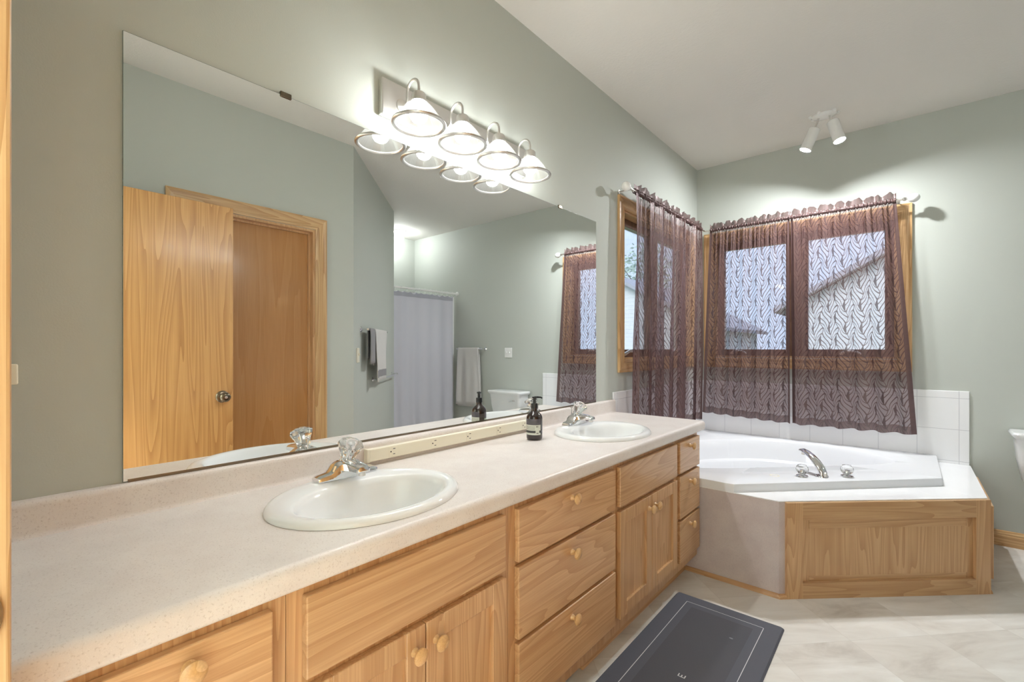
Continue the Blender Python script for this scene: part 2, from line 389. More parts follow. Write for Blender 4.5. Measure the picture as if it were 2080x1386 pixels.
bm = BM(); box(bm, XD, XE, YD-.1, YD, 0, ZC); struct('wall_alcove_side', bm, M['wall'], 'sage side wall of the shower alcove', 'wall')
bm = BM(); box(bm, XE, XE+.1, YD-.1, YF, 0, ZC); struct('wall_alcove_back', bm, M['wall'], 'pale sage end wall of the shower alcove', 'wall')
bm = BM(); box(bm, 0, XA, -1.5, -1.4, 0, ZC); struct('wall_hall', bm, M['wall'], 'hall wall beyond the entry doorway', 'wall')
light('hall_fill_light', 'AREA', (.30, -.36, 2.70), HALL_FILL_W, shape='DISK', size=.3)   # unseen hall lamp added behind the camera as soft fill

# casing profile (outer edge inward, out of wall)
CAS = [(0, 0), (0, .017), (.010, .019), (.020, .014), (.045, .012), (.060, .010), (.066, .013), (.074, .011), (.080, .008), (.080, 0)]
# ---- windows
def window(name, label, plane, a0, a1, z0, z1, trimh, trimv, outer, nrm):
    r = sthing(name, label, 'window', plane((a0+a1)/2, z0, 0))
    def quad_frame(b, oa0, oa1, oz0, oz1, w, d0, d1):
        for (p0, p1, q0, q1) in ((oa0, oa0+w, oz0, oz1), (oa1-w, oa1, oz0, oz1), (oa0+w, oa1-w, oz0, oz0+w), (oa0+w, oa1-w, oz1-w, oz1)):
            c = [plane(p, q, d) for d in (d0, d1) for p in (p0, p1) for q in (q0, q1)]
            xs = [v[0] for v in c]; ys = [v[1] for v in c]; zs = [v[2] for v in c]
            box(b, min(xs), max(xs), min(ys), max(ys), min(zs), max(zs))
    b = BM(); oa0, oa1, oz0, oz1 = outer
    mitred_frame(b, [(oa0, oz0), (oa1, oz0), (oa1, oz1), (oa0, oz1)], CAS, plane)
    horizontal_grain(part(r, 'window_casing', b, trimv, True, angle=25), trimh)
    b = BM(); quad_frame(b, a0, a1, z0, z1, .012, -.12, 0.0); part(r, 'window_jamb', b, trimh)
    mid = (a0+a1)/2
    b = BM()
    c = [plane(p, q, d) for d in (-.12, -.055) for p in (mid-.022, mid+.022) for q in (z0+.012, z1-.012)]
    box(b, min(v[0] for v in c), max(v[0] for v in c), min(v[1] for v in c), max(v[1] for v in c), z0+.012, z1-.012)
    part(r, 'mullion', b, M['sash'])
    for s0, s1 in ((a0+.012, mid-.022), (mid+.022, a1-.012)):
        b = BM(); quad_frame(b, s0, s1, z0+.012, z1-.012, .052, -.105, -.065); sh = part(r, 'sash', b, M['sash'])
        b = BM(); c = [plane(p, q, d) for d in (-.088, -.082) for p in (s0+.05, s1-.05) for q in (z0+.062, z1-.062)]
        box(b, min(v[0] for v in c), max(v[0] for v in c), min(v[1] for v in c), max(v[1] for v in c), min(v[2] for v in c), max(v[2] for v in c))
        part(r, 'pane', b, M['pane'], parent=sh)
        # crank handle at the sill
        b = BM(); mc = s0+.11 if s0 < mid else s1-.3
        p = [plane(mc+.00, z0+.03, -.055), plane(mc+.03, z0+.055, -.03), plane(mc+.09, z0+.05, -.03), plane(mc+.12, z0+.03, -.03)]
        tube(b, p, [.012, .010, .007, .007], 8); part(r, 'crank_handle', b, M['nickel'], True)
    return r
window('window_1', 'casement window in oak casing on the mirror wall', lambda a, z, d: Vector((d, a, z)), LW[0], LW[1], LW[2], LW[3], M['oaktrimy'], M['oaktrimz'], (2.623, 3.995, 1.044, 2.167), 1)
window('window_2', 'wide twin casement window in oak casing on the far wall', lambda a, z, d: Vector((a, YF-d, z)), RW[0], RW[1], RW[2], RW[3], M['oaktrimx'], M['oaktrimz'], (.063, 1.406, 1.04, 2.167), 1)

# ---- entry doorway jamb and casing (left edge of frame)
r = sthing('trim_1', 'oak door jamb at the left edge with a brass strike plate', 'door frame', (JX0, 0, 0))
b = BM(); box(b, JX0-.018, JX0, -.118, .003, 0, 2.03, .001); part(r, 'jamb', b, M['oaktrimz'])
b = BM(); box(b, JX0-.07, JX0-.004, .001, .0215, 0, 2.10, .004); part(r, 'casing', b, M['oaktrimz'])
b = BM(); box(b, JX1, JX1+.018, -.118, .003, 0, 2.03, .001); part(r, 'jamb', b, M['oaktrimz'])
b = BM(); box(b, JX0-.018, JX1+.018, -.118, .003, 2.03, 2.045); part(r, 'jamb_head', b, M['oaktrimx'])
b = BM(); lathe(b, [(.001, .0005), (.024, .0005), (.024, -.0012), (.001, -.0012)], (JX0+.0008, -.0085, .918), (1, 0, 0), 28)
for v in b.verts: v.co.z = .918+(v.co.z-.918)*1.45
part(r, 'strike_plate', b, M['brass'], label='dark brass strike plate')
b = BM(); box(b, JX0-.0008, JX0+.0018, -.022, -.008, .895, .941, .0005); part(r, 'latch_hole', b, M['dark'])

# ---- open door leaf, seen in the mirror
DLX = 1.602
r = sthing('door_1', 'open flush oak door with a round brass knob, seen in the mirror', 'door', (DLX, .02, 0))
b = BM(); box(b, DLX, DLX+.035, .045, .962, .012, 2.012, .0015, 1); part(r, 'door_leaf', b, M['oakdoor'])
b = BM(); lathe(b, [(.001, 0), (.034, 0), (.034, .004), (.028, .010), (.014, .012), (.011, .030), (.020, .036), (.027, .046), (.027, .056), (.020, .064), (.008, .067), (.001, .066)], (DLX, .905, .920), (-1, 0, 0), 32)
k = part(r, 'door_knob', b, M['brass'], True)
b = BM(); lathe(b, [(.001, .0665), (.008, .0665), (.008, .069), (.001, .070)], (DLX, .905, .920), (-1, 0, 0), 16); part(r, 'key_button', b, M['nickel'], True, parent=k)
# ---- closed door and casing on the right wall
r = sthing('door_2', 'closed flush wooden door in an oak casing, seen in the mirror', 'door', (XA, 1.163, 0))
b = BM(); box(b, XA+.062, XA+.097, DO[0]+.016, DO[1]-.016, .012, 2.022, .0015, 1); part(r, 'door_leaf', b, M['oakdoor2'])
b = BM()
box(b, XA, XA+.115, DO[0], DO[0]+.016, 0, 2.04); box(b, XA, XA+.115, DO[1]-.016, DO[1], 0, 2.04); box(b, XA, XA+.115, DO[0]+.016, DO[1]-.016, 2.024, 2.04)
box(b, XA+.045, XA+.061, DO[1]-.028, DO[1]-.016, 0, 2.024); box(b, XA+.045, XA+.061, DO[0]+.016, DO[0]+.028, 0, 2.024); box(b, XA+.045, XA+.061, DO[0]+.028, DO[1]-.028, 2.012, 2.024)
part(r, 'door_jamb', b, M['oakz'])
b = BM(); mitred_frame(b, [(.686, 0), (.686, 2.122), (1.640, 2.122), (1.640, 0)], CAS, lambda a, z, t: Vector((XA-t, a, z)), -1, False)
horizontal_grain(part(r, 'door_casing', b, M['oaktrimz'], True, angle=25), M['oaktrimy'])
# ---- baseboards
BB = [(0, 0), (.014, 0), (.014, .060), (.010, .068), (.012, .074), (.007, .088), (0, .092)]
b = BM(); extrude_profile(b, BB, (1.695, YF, 0), (1, 0, 0), XD-1.71, (0, -1, 0), (0, 0, 1)); struct('baseboard_far', b, M['oaktrimx'], 'oak baseboard along the far wall beside the tub', 'baseboard')
b = BM(); extrude_profile(b, BB, (XA, 1.645, 0), (0, 1, 0), YC-1.645-.006, (-1, 0, 0), (0, 0, 1)); struct('baseboard_right', b, M['oaktrimy'], 'oak baseboard beside the closed door', 'baseboard')
b = BM(); dd = Vector((XD-XA, YD-YC, 0)).normalized(); nn = Vector((-dd.y, dd.x, 0)); extrude_profile(b, BB, Vector((XA, YC, 0))+dd*.01, dd, 1.63, nn, (0, 0, 1)); struct('baseboard_angled', b, M['oaktrimx'], 'oak baseboard along the angled wall', 'baseboard')
# ---- tile surround
b = BM(); box(b, 0, 1.677, YF-.012, YF, .40, .9255, .003); tf = struct('trim_2', b, M['tilefar'], 'white tile surround on the far wall behind the tub', 'tile')
b = BM(); box(b, 0, .012, 2.5525, YF-.012, .40, .9255, .003); struct('trim_3', b, M['tileleft'], 'white tile surround on the mirror wall beside the tub', 'tile')

# ================================================================== VANITY
XFF = .534; XDF = .553; TK = .455
def knob(root, par, y, z, mat='knobwood'):
    b = BM(); lathe(b, [(.001, 0), (.0105, 0), (.0085, .004), (.0065, .010), (.0075, .015), (.0150, .0175), (.0185, .0215), (.0185, .025), (.0140, .029), (.006, .031), (.0005, .0315)], (XDF, y, z), (1, 0, 0), 24)
    return part(root, 'knob', b, M[mat], True, parent=par)
def slab(root, name, y0, y1, z0, z1):
    b = BM(); box(b, XFF, XDF, y0, y1, z0, z1, .003, 2); return part(root, name, b, M['oaky'])
def shaker(root, y0, y1, z0, z1):
    b = BM(); fw = .052
    box(b, XFF, XDF, y0, y0+fw, z0, z1, .0015, 1); box(b, XFF, XDF, y1-fw, y1, z0, z1, .0015, 1)
    box(b, XFF, XDF, y0+fw, y1-fw, z1-fw, z1, .0015, 1); box(b, XFF, XDF, y0+fw, y1-fw, z0, z0+fw, .0015, 1)
    d = part(root, 'door', b, M['oakz'])
    b = BM(); box(b, XFF, XDF-.010, y0+fw-.004, y1-fw+.004, z0+fw-.004, z1-fw+.004); part(root, 'door_panel', b, M['oakz'], parent=d)
    return d
def cabinet(label, y0, y1, kind, fy, knobs=None, side=False):
    r = thing('vanity_cabinet', label, 'cabinet', (0.02, (y0+y1)/2, 0), group='oak vanity cabinets under the long counter')
    b = BM(); box(b, .022, .515, y0+.001, y0+.017, .10, .752); box(b, .022, .515, y1-.017, y1-.001, .10, .752); box(b, .022, .515, y0+.017, y1-.017, .10, .116); box(b, .022, .030, y0+.017, y1-.017, .116, .60)
    part(r, 'carcass', b, M['oakz'])
    b = BM(); f0, f1 = fy
    box(b, .515, XFF, y0+.0005, f0+.012, .10, .754); box(b, .515, XFF, f1-.012, y1-.0005, .10, .754)
    box(b, .515, XFF, f0+.012, f1-.012, .725, .754); box(b, .515, XFF, f0+.012, f1-.012, .10, .165)
    box(b, .515, XFF, f0+.012, f1-.012, .560, .596)
    if kind == 'drawers': box(b, .515, XFF, f0+.012, f1-.012, .345, .376)
    else: box(b, .515, XFF, (f0+f1)/2-.02, (f0+f1)/2+.02, .165, .560)
    part(r, 'face_frame', b, M['oakz'])
    b = BM(); box(b, TK-.016, TK, y0+.0005, y1-.0005, .0, .10); part(r, 'toe_kick', b, M['oaky'])
    ym = (f0+f1)/2
    if kind == 'drawers':
        for z0, z1, kz in ((.586, .738, .706), (.366, .572, .527), (.150, .352, .313)):
            d = slab(r, 'drawer_front', f0, f1, z0, z1); knob(r, d, ym+(knobs or 0), kz)
    else:
        slab(r, 'false_front', f0, f1, .584, .738)
        for (a, c, ky) in ((f0, ym-.0015, ym-.032), (ym+.0015, f1, ym+.030)):
            d = shaker(r, a, c, .153, .566); knob(r, d, ky, .515)
    return r
cabinet('narrow oak drawer cabinet at the near left end under the counter', .024, .362, 'drawers', (.062, .333), .012)
cabinet('oak sink cabinet with two doors under the near sink', .362, .972, 'sink', (.391, .944))
cabinet('wide oak cabinet of three drawers between the two sinks', .972, 1.585, 'drawers', (.998, 1.567), -.012)
cabinet('oak sink cabinet with two doors under the far sink', 1.585, 2.194, 'sink', (1.605, 2.177))
cabinet('narrow oak drawer cabinet next to the bathtub', 2.194, 2.4975, 'drawers', (2.212, 2.484), -.005)
# quarter-round at the toe kick
QR = [(0, 0), (.018, 0), (.0172, .005), (.0147, .0102), (.0102, .0147), (.005, .0172), (0, .018)]
b = BM(); extrude_profile(b, QR, (TK+.0003, 1.462, 0), (0, 1, 0), 2.5045-1.462, (1, 0, 0), (0, 0, 1)); struct('trim_4', b, M['oaky'], 'oak quarter-round moulding along the vanity toe kick', 'moulding')
r = thing('toe_kick_vent', 'beige metal heating vent in the toe kick below the three wide drawers', 'vent', (TK, 1.3, 0))
b = BM(); box(b, TK+.0005, TK+.006, 1.13, 1.452, .004, .096, .001); part(r, 'vent_frame', b, M['vent'])
b = BM()
for i in range(28): box(b, TK+.006, TK+.0072, 1.145+i*.0105, 1.1505+i*.0105, .02, .08)
part(r, 'vent_slots', b, M['dark'])

# ---- counter
SK = [(.310, .672), (.310, 1.895)]; SA, SB = .2525, .2085      # sink centres, half length (y) and half width (x)
r = thing('countertop', 'long beige laminate vanity countertop with backsplash', 'countertop', (.28, 1.28, .757))
b = BM(); Y0, Y1 = .004, 2.553; XT = .53
def edge_loop(bm, pts):
    vs = [bm.verts.new(p) for p in pts]; return [bm.edges.new((vs[i], vs[(i+1) % len(vs)])) for i in range(len(vs))]
es = edge_loop(b, [(.0, Y0, ZK), (XT, Y0, ZK), (XT, Y1, ZK), (.0, Y1, ZK)])
for sx, sy in SK: es += edge_loop(b, [(sx+(SB-.02)*cos(2*pi*i/64), sy+(SA-.02)*sin(2*pi*i/64), ZK) for i in range(64)])
bmesh.ops.triangle_fill(b, use_beauty=True, edges=es)
nose = [(XT, ZK)]+[(CDEP-.018+.018*sin(t*pi/16), ZK-.018+.018*cos(t*pi/16)) for t in range(9)]+[(CDEP, .768)]+[(CDEP-.010+.010*cos(t*pi/8), .767-.010*sin(t*pi/8)) for t in range(5)]+[(.505, .757)]
loft(b, [[(x, Y0, z) for x, z in nose], [(x, Y1, z) for x, z in nose]], False)
full = [(.0, ZK)]+nose+[(.505, .7575), (0, .7575)]
for yy in (Y0, Y1): b.faces.new([b.verts.new((x, yy, z)) for x, z in full])
part(r, 'counter_surface', b, M['counter'], True, angle=50)
b = BM(); bs = [(.0005, ZK), (.030, ZK), (.0265, ZK+.004), (.0245, ZK+.010), (.024, ZK+.062), (.0225, ZK+.070), (.018, ZK+.0745), (.012, ZK+.076), (.0005, ZK+.076)]
loft(b, [[(x, Y0, z) for x, z in bs], [(x, Y1, z) for x, z in bs]], True, True, True); part(r, 'backsplash', b, M['counter'], True, angle=50)

# ---- sinks
def ell(cx, cy, bx, ay, z, n=96, off=0): return [(cx+off+bx*cos(2*pi*i/n), cy+ay*sin(2*pi*i/n), z) for i in range(n)]
def sink(i, label):
    sx, sy = SK[i]; z = ZK
    r = thing('sink_basin', label, 'sink', (sx, sy, z), group='oval drop-in sinks')
    b = BM(); bo = .030
    rings = [ell(sx, sy, SB, SA, z+.0006), ell(sx, sy, SB-.0005, SA-.0005, z+.006), ell(sx, sy, SB-.006, SA-.006, z+.0135), ell(sx, sy, SB-.016, SA-.016, z+.017), ell(sx, sy, SB-.028, SA-.028, z+.0165, off=.004),
             ell(sx, sy, .150, .208, z+.0145, off=bo-.004), ell(sx, sy, .143, .201, z+.010, off=bo), ell(sx, sy, .137, .194, z-.004, off=bo), ell(sx, sy, .128, .182, z-.035, off=bo), ell(sx, sy, .112, .158, z-.075, off=bo-.002), ell(sx, sy, .085, .118, z-.108, off=bo-.004), ell(sx, sy, .05, .065, z-.126, off=bo-.006), ell(sx, sy, .021, .021, z-.131, off=bo-.008)]
    loft(b, rings, True, False, True)
    part(r, 'basin', b, M['porc'], True, angle=60)
    b = BM(); lathe(b, [(.021, 0), (.021, .002), (.015, .003), (.012, .001), (.001, .001)], (sx+bo-.008, sy, z-.1305), (0, 0, 1), 24); part(r, 'drain', b, M['chrome'], True)
    b = BM(); lathe(b, [(.0005, .0), (.006, 0.0005), (.006, .0015), (.0005, .002)], (sx+bo+.1215, sy, z-.043), (-1, 0, .28), 24, sx=1, sy=1)
    for v in b.verts: v.co.y = sy+(v.co.y-sy)*2.6
    part(r, 'overflow_hole', b, M['nickel'], True)
    return r
sink(0, 'white oval sink set in the near end of the counter'); sink(1, 'white oval sink set in the far end of the counter')

# ---- lavatory faucets
def faucet(i, label, fx, fy):
    z = ZK+.0165
    r = thing('sink_faucet', label, 'faucet', (fx, fy, z), group='chrome sink faucets')
    b = BM()
    # base body: cross-sections along y (half depth, height)
    secs = [(-.093, .012, .004), (-.092, .020, .012), (-.083, .0235, .016), (-.058, .025, .019), (-.050, .026, .024), (-.040, .027, .037), (-.031, .027, .044), (-.020, .0275, .047), (0, .028, .048), (.020, .0275, .047), (.031, .027, .044), (.040, .027, .037), (.050, .026, .024), (.058, .025, .019), (.083, .0235, .016), (.092, .020, .012), (.093, .012, .004)]
    rings = []
    for y, hd, h in secs:
        prof = [(-hd, 0), (-hd, h*.55), (-hd*.86, h*.88), (-hd*.5, h), (hd*.5, h), (hd*.86, h*.88), (hd, h*.55), (hd, 0)]
        rings.append([(fx+px, fy+y, z+pz) for px, pz in prof])
    loft(b, rings, True, True, True); part(r, 'faucet_body', b, M['chrome'], True, angle=35)
    b = BM()
    rings = []
    for px, hw, zt, zb in ((-.010, .022, .050, .022), (.02, .0225, .052, .022), (.045, .022, .051, .025), (.065, .021, .049, .027), (.086, .020, .046, .027), (.097, .018, .043, .026), (.100, .014, .039, .029)):
        rings.append([(fx+px, fy+y, z+zz) for y, zz in ((-hw, zb), (-hw, zt-.008), (-hw*.72, zt-.002), (-hw*.3, zt), (hw*.3, zt), (hw*.72, zt-.002), (hw, zt-.008), (hw, zb))])
    loft(b, rings, True, True, True); sp = part(r, 'spout', b, M['chrome'], True, angle=35)
    b = BM(); lathe(b, [(.0105, 0), (.0105, -.012), (.008, -.013), (.001, -.012)], (fx+.085, fy, z+.028), (0, 0, 1), 20); part(r, 'aerator', b, M['nickel'], True, parent=sp)
    ax = Vector((sin(radians(26)), 0, cos(radians(26)))); o = Vector((fx-.002, fy, z+.037))
    b = BM(); lathe(b, [(.022, -.008), (.021, .006), (.017, .012), (.013, .014), (.011, .022)], o, ax, 24); cp = part(r, 'handle_collar', b, M['chrome'], True)
    b = BM(); lathe(b, [(.012, .014), (.0205, .018), (.0225, .030), (.0265, .042), (.033, .053), (.0355, .061), (.034, .067), (.026, .0705), (.018, .0755), (.009, .0775), (.0005, .078)], o, ax, 40, lobes=10, lamp=.035)
    kn = part(r, 'handle_knob', b, M['acrylic'], True, label='clear faceted acrylic knob', angle=30)
    b = BM(); lathe(b, [(.006, .016), (.006, .060), (.010, .062), (.010, .066), (.001, .067)], o, ax, 14); part(r, 'knob_core', b, M['chrome'], True, parent=kn)
    b = BM(); tube(b, [(fx-.025, fy-.002, z+.03), (fx-.025, fy-.002, z+.080)], .0022, 8); lathe(b, [(.001, .078), (.007, .078), (.007, .081), (.004, .084), (.001, .0845)], (fx-.025, fy-.002, z), (0, 0, 1), 14); part(r, 'lift_rod', b, M['chrome'], True)
    return r
faucet(0, 'chrome faucet with clear knob on the near sink', .139, .702); faucet(1, 'chrome faucet with clear knob on the far sink', .137, 1.935)

# ---- soap bottle
bx, by = .174, 1.553
r = thing('soap_bottle', 'dark brown pump soap bottle with printed label standing on the counter', 'bottle', (bx, by, ZK))
b = BM(); lathe(b, [(.001, .001), (.030, .001), (.0335, .005), (.0345, .012), (.0345, .092), (.0335, .099), (.030, .106), (.022, .115), (.0145, .121), (.0130, .126), (.0130, .136), (.001, .136)], (bx, by, ZK), (0, 0, 1), 40); part(r, 'bottle_body', b, M['bottle'], True, angle=60)
def patch(b, r0, a0, a1, z0, z1, n=20):
    A = [radians(a0+(a1-a0)*i/n) for i in range(n+1)]
    loft(b, [[(bx+r0*cos(t), by+r0*sin(t), ZK+z0) for t in A], [(bx+r0*cos(t), by+r0*sin(t), ZK+z1) for t in A]], False)
F0 = -52
b = BM(); patch(b, .0348, F0-85, F0+48, .066, .091); lg = part(r, 'label_band', b, M['labelgrey'], True, label='grey upper band of the label')
b = BM()
for k, (w0, w1, zz) in enumerate(((-80, -20, .0865), (-80, 40, .082), (-80, 44, .0775), (-80, 20, .073), (-80, 44, .069))): patch(b, .03495, F0+w0, F0+w1, zz, zz+.0012)
part(r, 'text_lines', b, M['print'], True, parent=lg)
b = BM(); patch(b, .0348, F0-85, F0+48, .024, .066); lw = part(r, 'label_panel', b, M['label'], True, label='white lower panel of the label')
b = BM()
patch(b, .03495, F0-85, F0+8, .0325, .0425); patch(b, .03495, F0+36, F0+48, .0325, .0425); patch(b, .03495, F0+14, F0+30, .030, .033)
for zz in (.060, .0565, .053, .0495, .046): patch(b, .03495, F0-80, F0+4, zz, zz+.0008)
for k in range(3): patch(b, .03495, F0+12+k*6, F0+15+k*6, .056, .063)
part(r, 'label_print', b, M['print'], True, parent=lw)
b = BM(); patch(b, .0348, F0+95, F0+230, .024, .060); part(r, 'back_label', b, M['labelgreen'], True, label='pale green back label seen in the mirror')
b = BM(); patch(b, .0348, F0+95, F0+230, .060, .091); part(r, 'back_label_band', b, M['labelgrey'], True)
b = BM(); lathe(b, [(.0128, .134), (.0145, .134), (.0145, .152), (.0135, .155), (.007, .156), (.0065, .158), (.0065, .176), (.0105, .1765), (.0105, .183), (.001, .1835)], (bx, by, ZK), (0, 0, 1), 24)
dn = Vector((.62, .78, 0)).normalized(); pu = Vector((bx, by, ZK+.1805)); tube(b, [pu, pu+dn*.015, pu+dn*.028+Vector((0, 0, -.001)), pu+dn*.034+Vector((0, 0, -.005))], [.0045, .0042, .0036, .0032], 10)
part(r, 'pump', b, M['blackpl'], True)

# ---- power strip on the backsplash
r = thing('power_strip', 'almond plastic outlet strip mounted along the backsplash', 'outlet strip', (.03, 1.25, .823))
b = BM(); box(b, .0246, .046, .838, 1.76, .8205, .862, .0025); part(r, 'strip_body', b, M['almond'])
for q in (.828, 1.76):
    b = BM(); box(b, .0244, .0475, q, q+.010, .819, .8635, .002); part(r, 'end_cap', b, M['almond'])
for y in (.928, 1.110, 1.290, 1.470, 1.640):
    b = BM(); box(b, .046, .0472, y-.016, y+.016, .8245, .858, .0006, 1); o = part(r, 'outlet', b, M['almond'])
    b = BM(); box(b, .0468, .0476, y-.0005, y+.0085, .850, .8522); box(b, .0468, .0476, y-.0005, y+.0075, .832, .8342); lathe(b, [(.0005, 0), (.0026, 0), (.0026, .0006), (.0005, .0006)], (.047, y-.009, .842), (1, 0, 0), 12)
    part(r, 'outlet_slots', b, M['dark'], parent=o)

# ---- wall mirror
r = thing('wall_mirror', 'large frameless mirror on the wall above the vanity', 'mirror', (0, 1.28, .884))
b = BM(); box(b, .0062, .0064, .217, 2.350, .885, 1.936); part(r, 'mirror_glass', b, M['mirror'])
b = BM(); box(b, .0005, .0061, .216, 2.351, .884, 1.937); part(r, 'mirror_backing', b, M['mirrorback'])
for y in (.585, 1.985):
    b = BM(); box(b, .0005, .010, y-.016, y+.016, 1.930, 1.946, .0015, 1); part(r, 'mirror_clip', b, M['brass'])
b = BM(); box(b, .0005, .0095, .225, 2.345, .8825, .8885); part(r, 'bottom_channel', b, M['brass'])
# ---- small almond plate at the left edge
r = thing('wall_plate', 'small almond plastic wall plate just right of the door jamb', 'wall plate', (0, .03, 1.145))
b = BM(); box(b, 0.0005, .016, .012, .050, 1.122, 1.164, .003); part(r, 'plate', b, M['almond'])
b = BM(); box(b, .014, .022, .020, .036, 1.150, 1.170, .003); part(r, 'toggle', b, M['almond'])

# ================================================================== VANITY LIGHT
LX, LZ, LR = .121, 1.963, .0925; LYS = [.980, 1.183, 1.386, 1.589]
r = thing('vanity_light', 'four-lamp brushed nickel vanity light above the mirror', 'light fixture', (0, 1.285, 2.065))
b = BM(); box(b, .0005, .026, .898, 1.678, 2.003, 2.130, .004); part(r, 'backplate', b, M['nickel'])
for ly in LYS:
    b = BM(); lathe(b, [(.001, 0), (.026, 0), (.024, .005), (.014, .009), (.009, .012), (.001, .013)], (.026, ly, 2.055), (1, 0, 0), 24)
    pts = [(.028, ly, 2.055), (.045, ly, 2.052), (.056, ly, 2.060)]
    for k in range(0, 13):
        t = pi-k*pi/12; pts.append((.0885+.0325*cos(t), ly, 2.0945+.033*sin(t)))
    pts += [(LX, ly, 2.082), (LX, ly, 2.068)]
    tube(b, pts, .0048, 12)
    sc = [(.060+.013*(1-k/26)*cos(-pi*.75+k*.33), ly, 2.045+.015*(1-k/26)*sin(-pi*.75+k*.33)) for k in range(18)]
    tube(b, sc, .0032, 8)
    arm = part(r, 'arm', b, M['nickel'], True)
    b = BM(); lathe(b, [(.004, .108), (.020, .106), (.0245, .100), (.0245, .082), (.0275, .081), (.0275, .074), (.024, .073), (.015, .072), (.001, .072)], (LX, ly, LZ), (0, 0, 1), 28); part(r, 'socket_cap', b, M['nickel'], True)
    for t in (.6, 2.7, 4.8):
        pass
    b = BM(); prof = [(.026, .079), (.030, .074), (.040, .064), (.056, .046), (.070, .026), (.080, .008), (.085, .0), (.083, .0), (.078, .008), (.068, .026), (.054, .045), (.038, .063), (.028, .073), (.024, .078)]
    lathe(b, prof, (LX, ly, LZ), (0, 0, 1), 96, False, False, lobes=32, lamp=.012)
    sh = part(r, 'shade', b, M['shade'], True, label='ribbed clear glass bell shade', angle=60)
    b = BM(); n = 48; rings = []
    for k in range(n+1):
        t = 2*pi*k/n; cx, cy = cos(t), sin(t)
        rings.append([(LX+(LR-.0060+.0075*cos(q))*cx, ly+(LR-.0060+.0075*cos(q))*cy, LZ+.0055*sin(q)) for q in [2*pi*j/10 for j in range(10)]])
    loft(b, rings, True); part(r, 'shade_rim', b, M['nickel'], True, parent=sh)
    b = BM(); lathe(b, [(.0005, -.062), (.012, -.0605), (.022, -.055), (.0285, -.046), (.031, -.034), (.0295, -.022), (.024, -.012), (.016, -.003), (.013, .004), (.013, .008), (.001, .008)], (LX, ly, LZ+.066), (0, 0, 1), 28); part(r, 'bulb', b, M['bulb'], True)
    light('vanity_lamp_light', 'POINT', (LX, ly, LZ+.036), BULB_UP, r, shadow_soft_size=.028)
    light('vanity_lamp_beam', 'SPOT', (LX, ly, LZ+.036), BULB_DOWN, r, shadow_soft_size=.028, spot_size=radians(165), spot_blend=.7)

# ================================================================== CEILING SPOTS
r = thing('ceiling_spotlight', 'white twin-head spotlight on the ceiling above the tub', 'light fixture', (.966, 3.64, ZC))
b = BM(); lathe(b, [(.001, 0), (.056, 0), (.056, -.006), (.048, -.014), (.030, -.019), (.001, -.02)], (.966, 3.64, ZC), (0, 0, 1), 36, sx=1, sy=1)
for v in b.verts: v.co.x = .966+(v.co.x-.966)*1.25
part(r, 'canopy', b, M['white'], True)
for t in (0.3, 1.4, 2.6, 3.4, 4.4, 5.6):
    b = BM(); lathe(b, [(.001, 0), (.016, 0), (.014, -.006), (.001, -.008)], (.966+.078*cos(t), 3.64+.058*sin(t), ZC), (0, 0, 1), 10, sx=1.2, sy=.7); part(r, 'canopy_ornament', b, M['white'], True)
for (tx, ty, tz, bx2, by2, bz) in ((.918, 3.62, 2.655, .864, 3.610, 2.525), (1.014, 3.62, 2.672, 1.053, 3.605, 2.532)):
    top = Vector((tx, ty, tz)); bot = Vector((bx2, by2, bz)); ax = (bot-top).normalized(); L = (bot-top).length
    b = BM(); tube(b, [(.966+(tx-.966)*.6, 3.632, ZC-.015), (.966+(tx-.966)*.75, 3.63, ZC-.045), tuple(top+ax*.004)], .005, 10); part(r, 'stem', b, M['nickel'], True)
    b = BM(); lathe(b, [(.001, 0), (.031, 0), (.034, .003), (.034, L), (.0325, L), (.0325, L-.03), (.001, L-.03)], top, ax, 32); h = part(r, 'lamp_head', b, M['white'], True)
    b = BM(); lathe(b, [(.001, L-.014), (.020, L-.015), (.0315, L-.019), (.0315, L-.025), (.001, L-.025)], top, ax, 28); part(r, 'bulb', b, M['spotbulb'], True, parent=h)
    lo = light('spot_lamp_light', 'AREA', tuple(top+ax*(L-.0125)), SPOT_W, r, shape='DISK', size=.060)
    lo.rotation_euler = ax.to_track_quat('-Z', 'Y').to_euler()
# alcove ceiling light
r = thing('alcove_light', 'small round ceiling light in the shower alcove, seen in the mirror', 'light fixture', (3.70, 3.60, ZC))
b = BM(); lathe(b, [(.095, 0), (.095, -.008), (.078, -.011), (.075, -.004), (.075, 0)], (3.70, 3.60, ZC), (0, 0, 1), 36, False, False); part(r, 'trim_ring', b, M['white'], True)
b = BM(); lathe(b, [(.074, -.003), (.068, -.014), (.045, -.026), (.001, -.031)], (3.70, 3.60, ZC), (0, 0, 1), 32, False, False); part(r, 'lens', b, M['dome'], True)
light('alcove_lamp_light', 'POINT', (3.70, 3.60, ZC-.09), ALCOVE_W, r, shadow_soft_size=.06)

# ================================================================== TUB PLATFORM
P = [(.0, 2.5049), (.9176, 2.5049), (1.680, 3.2265), (1.680, YF)]; ZT = .4624
OUT = [(.022, 2.5060), (.716, 2.5060), (1.527, 3.352), (1.527, YF-.013), (.013, YF-.013), (.013, 2.5060)]
r = thing('tub_platform', 'corner tub platform with white tile deck, laminate side and oak front', 'tub surround', (.84, 3.28, 0))
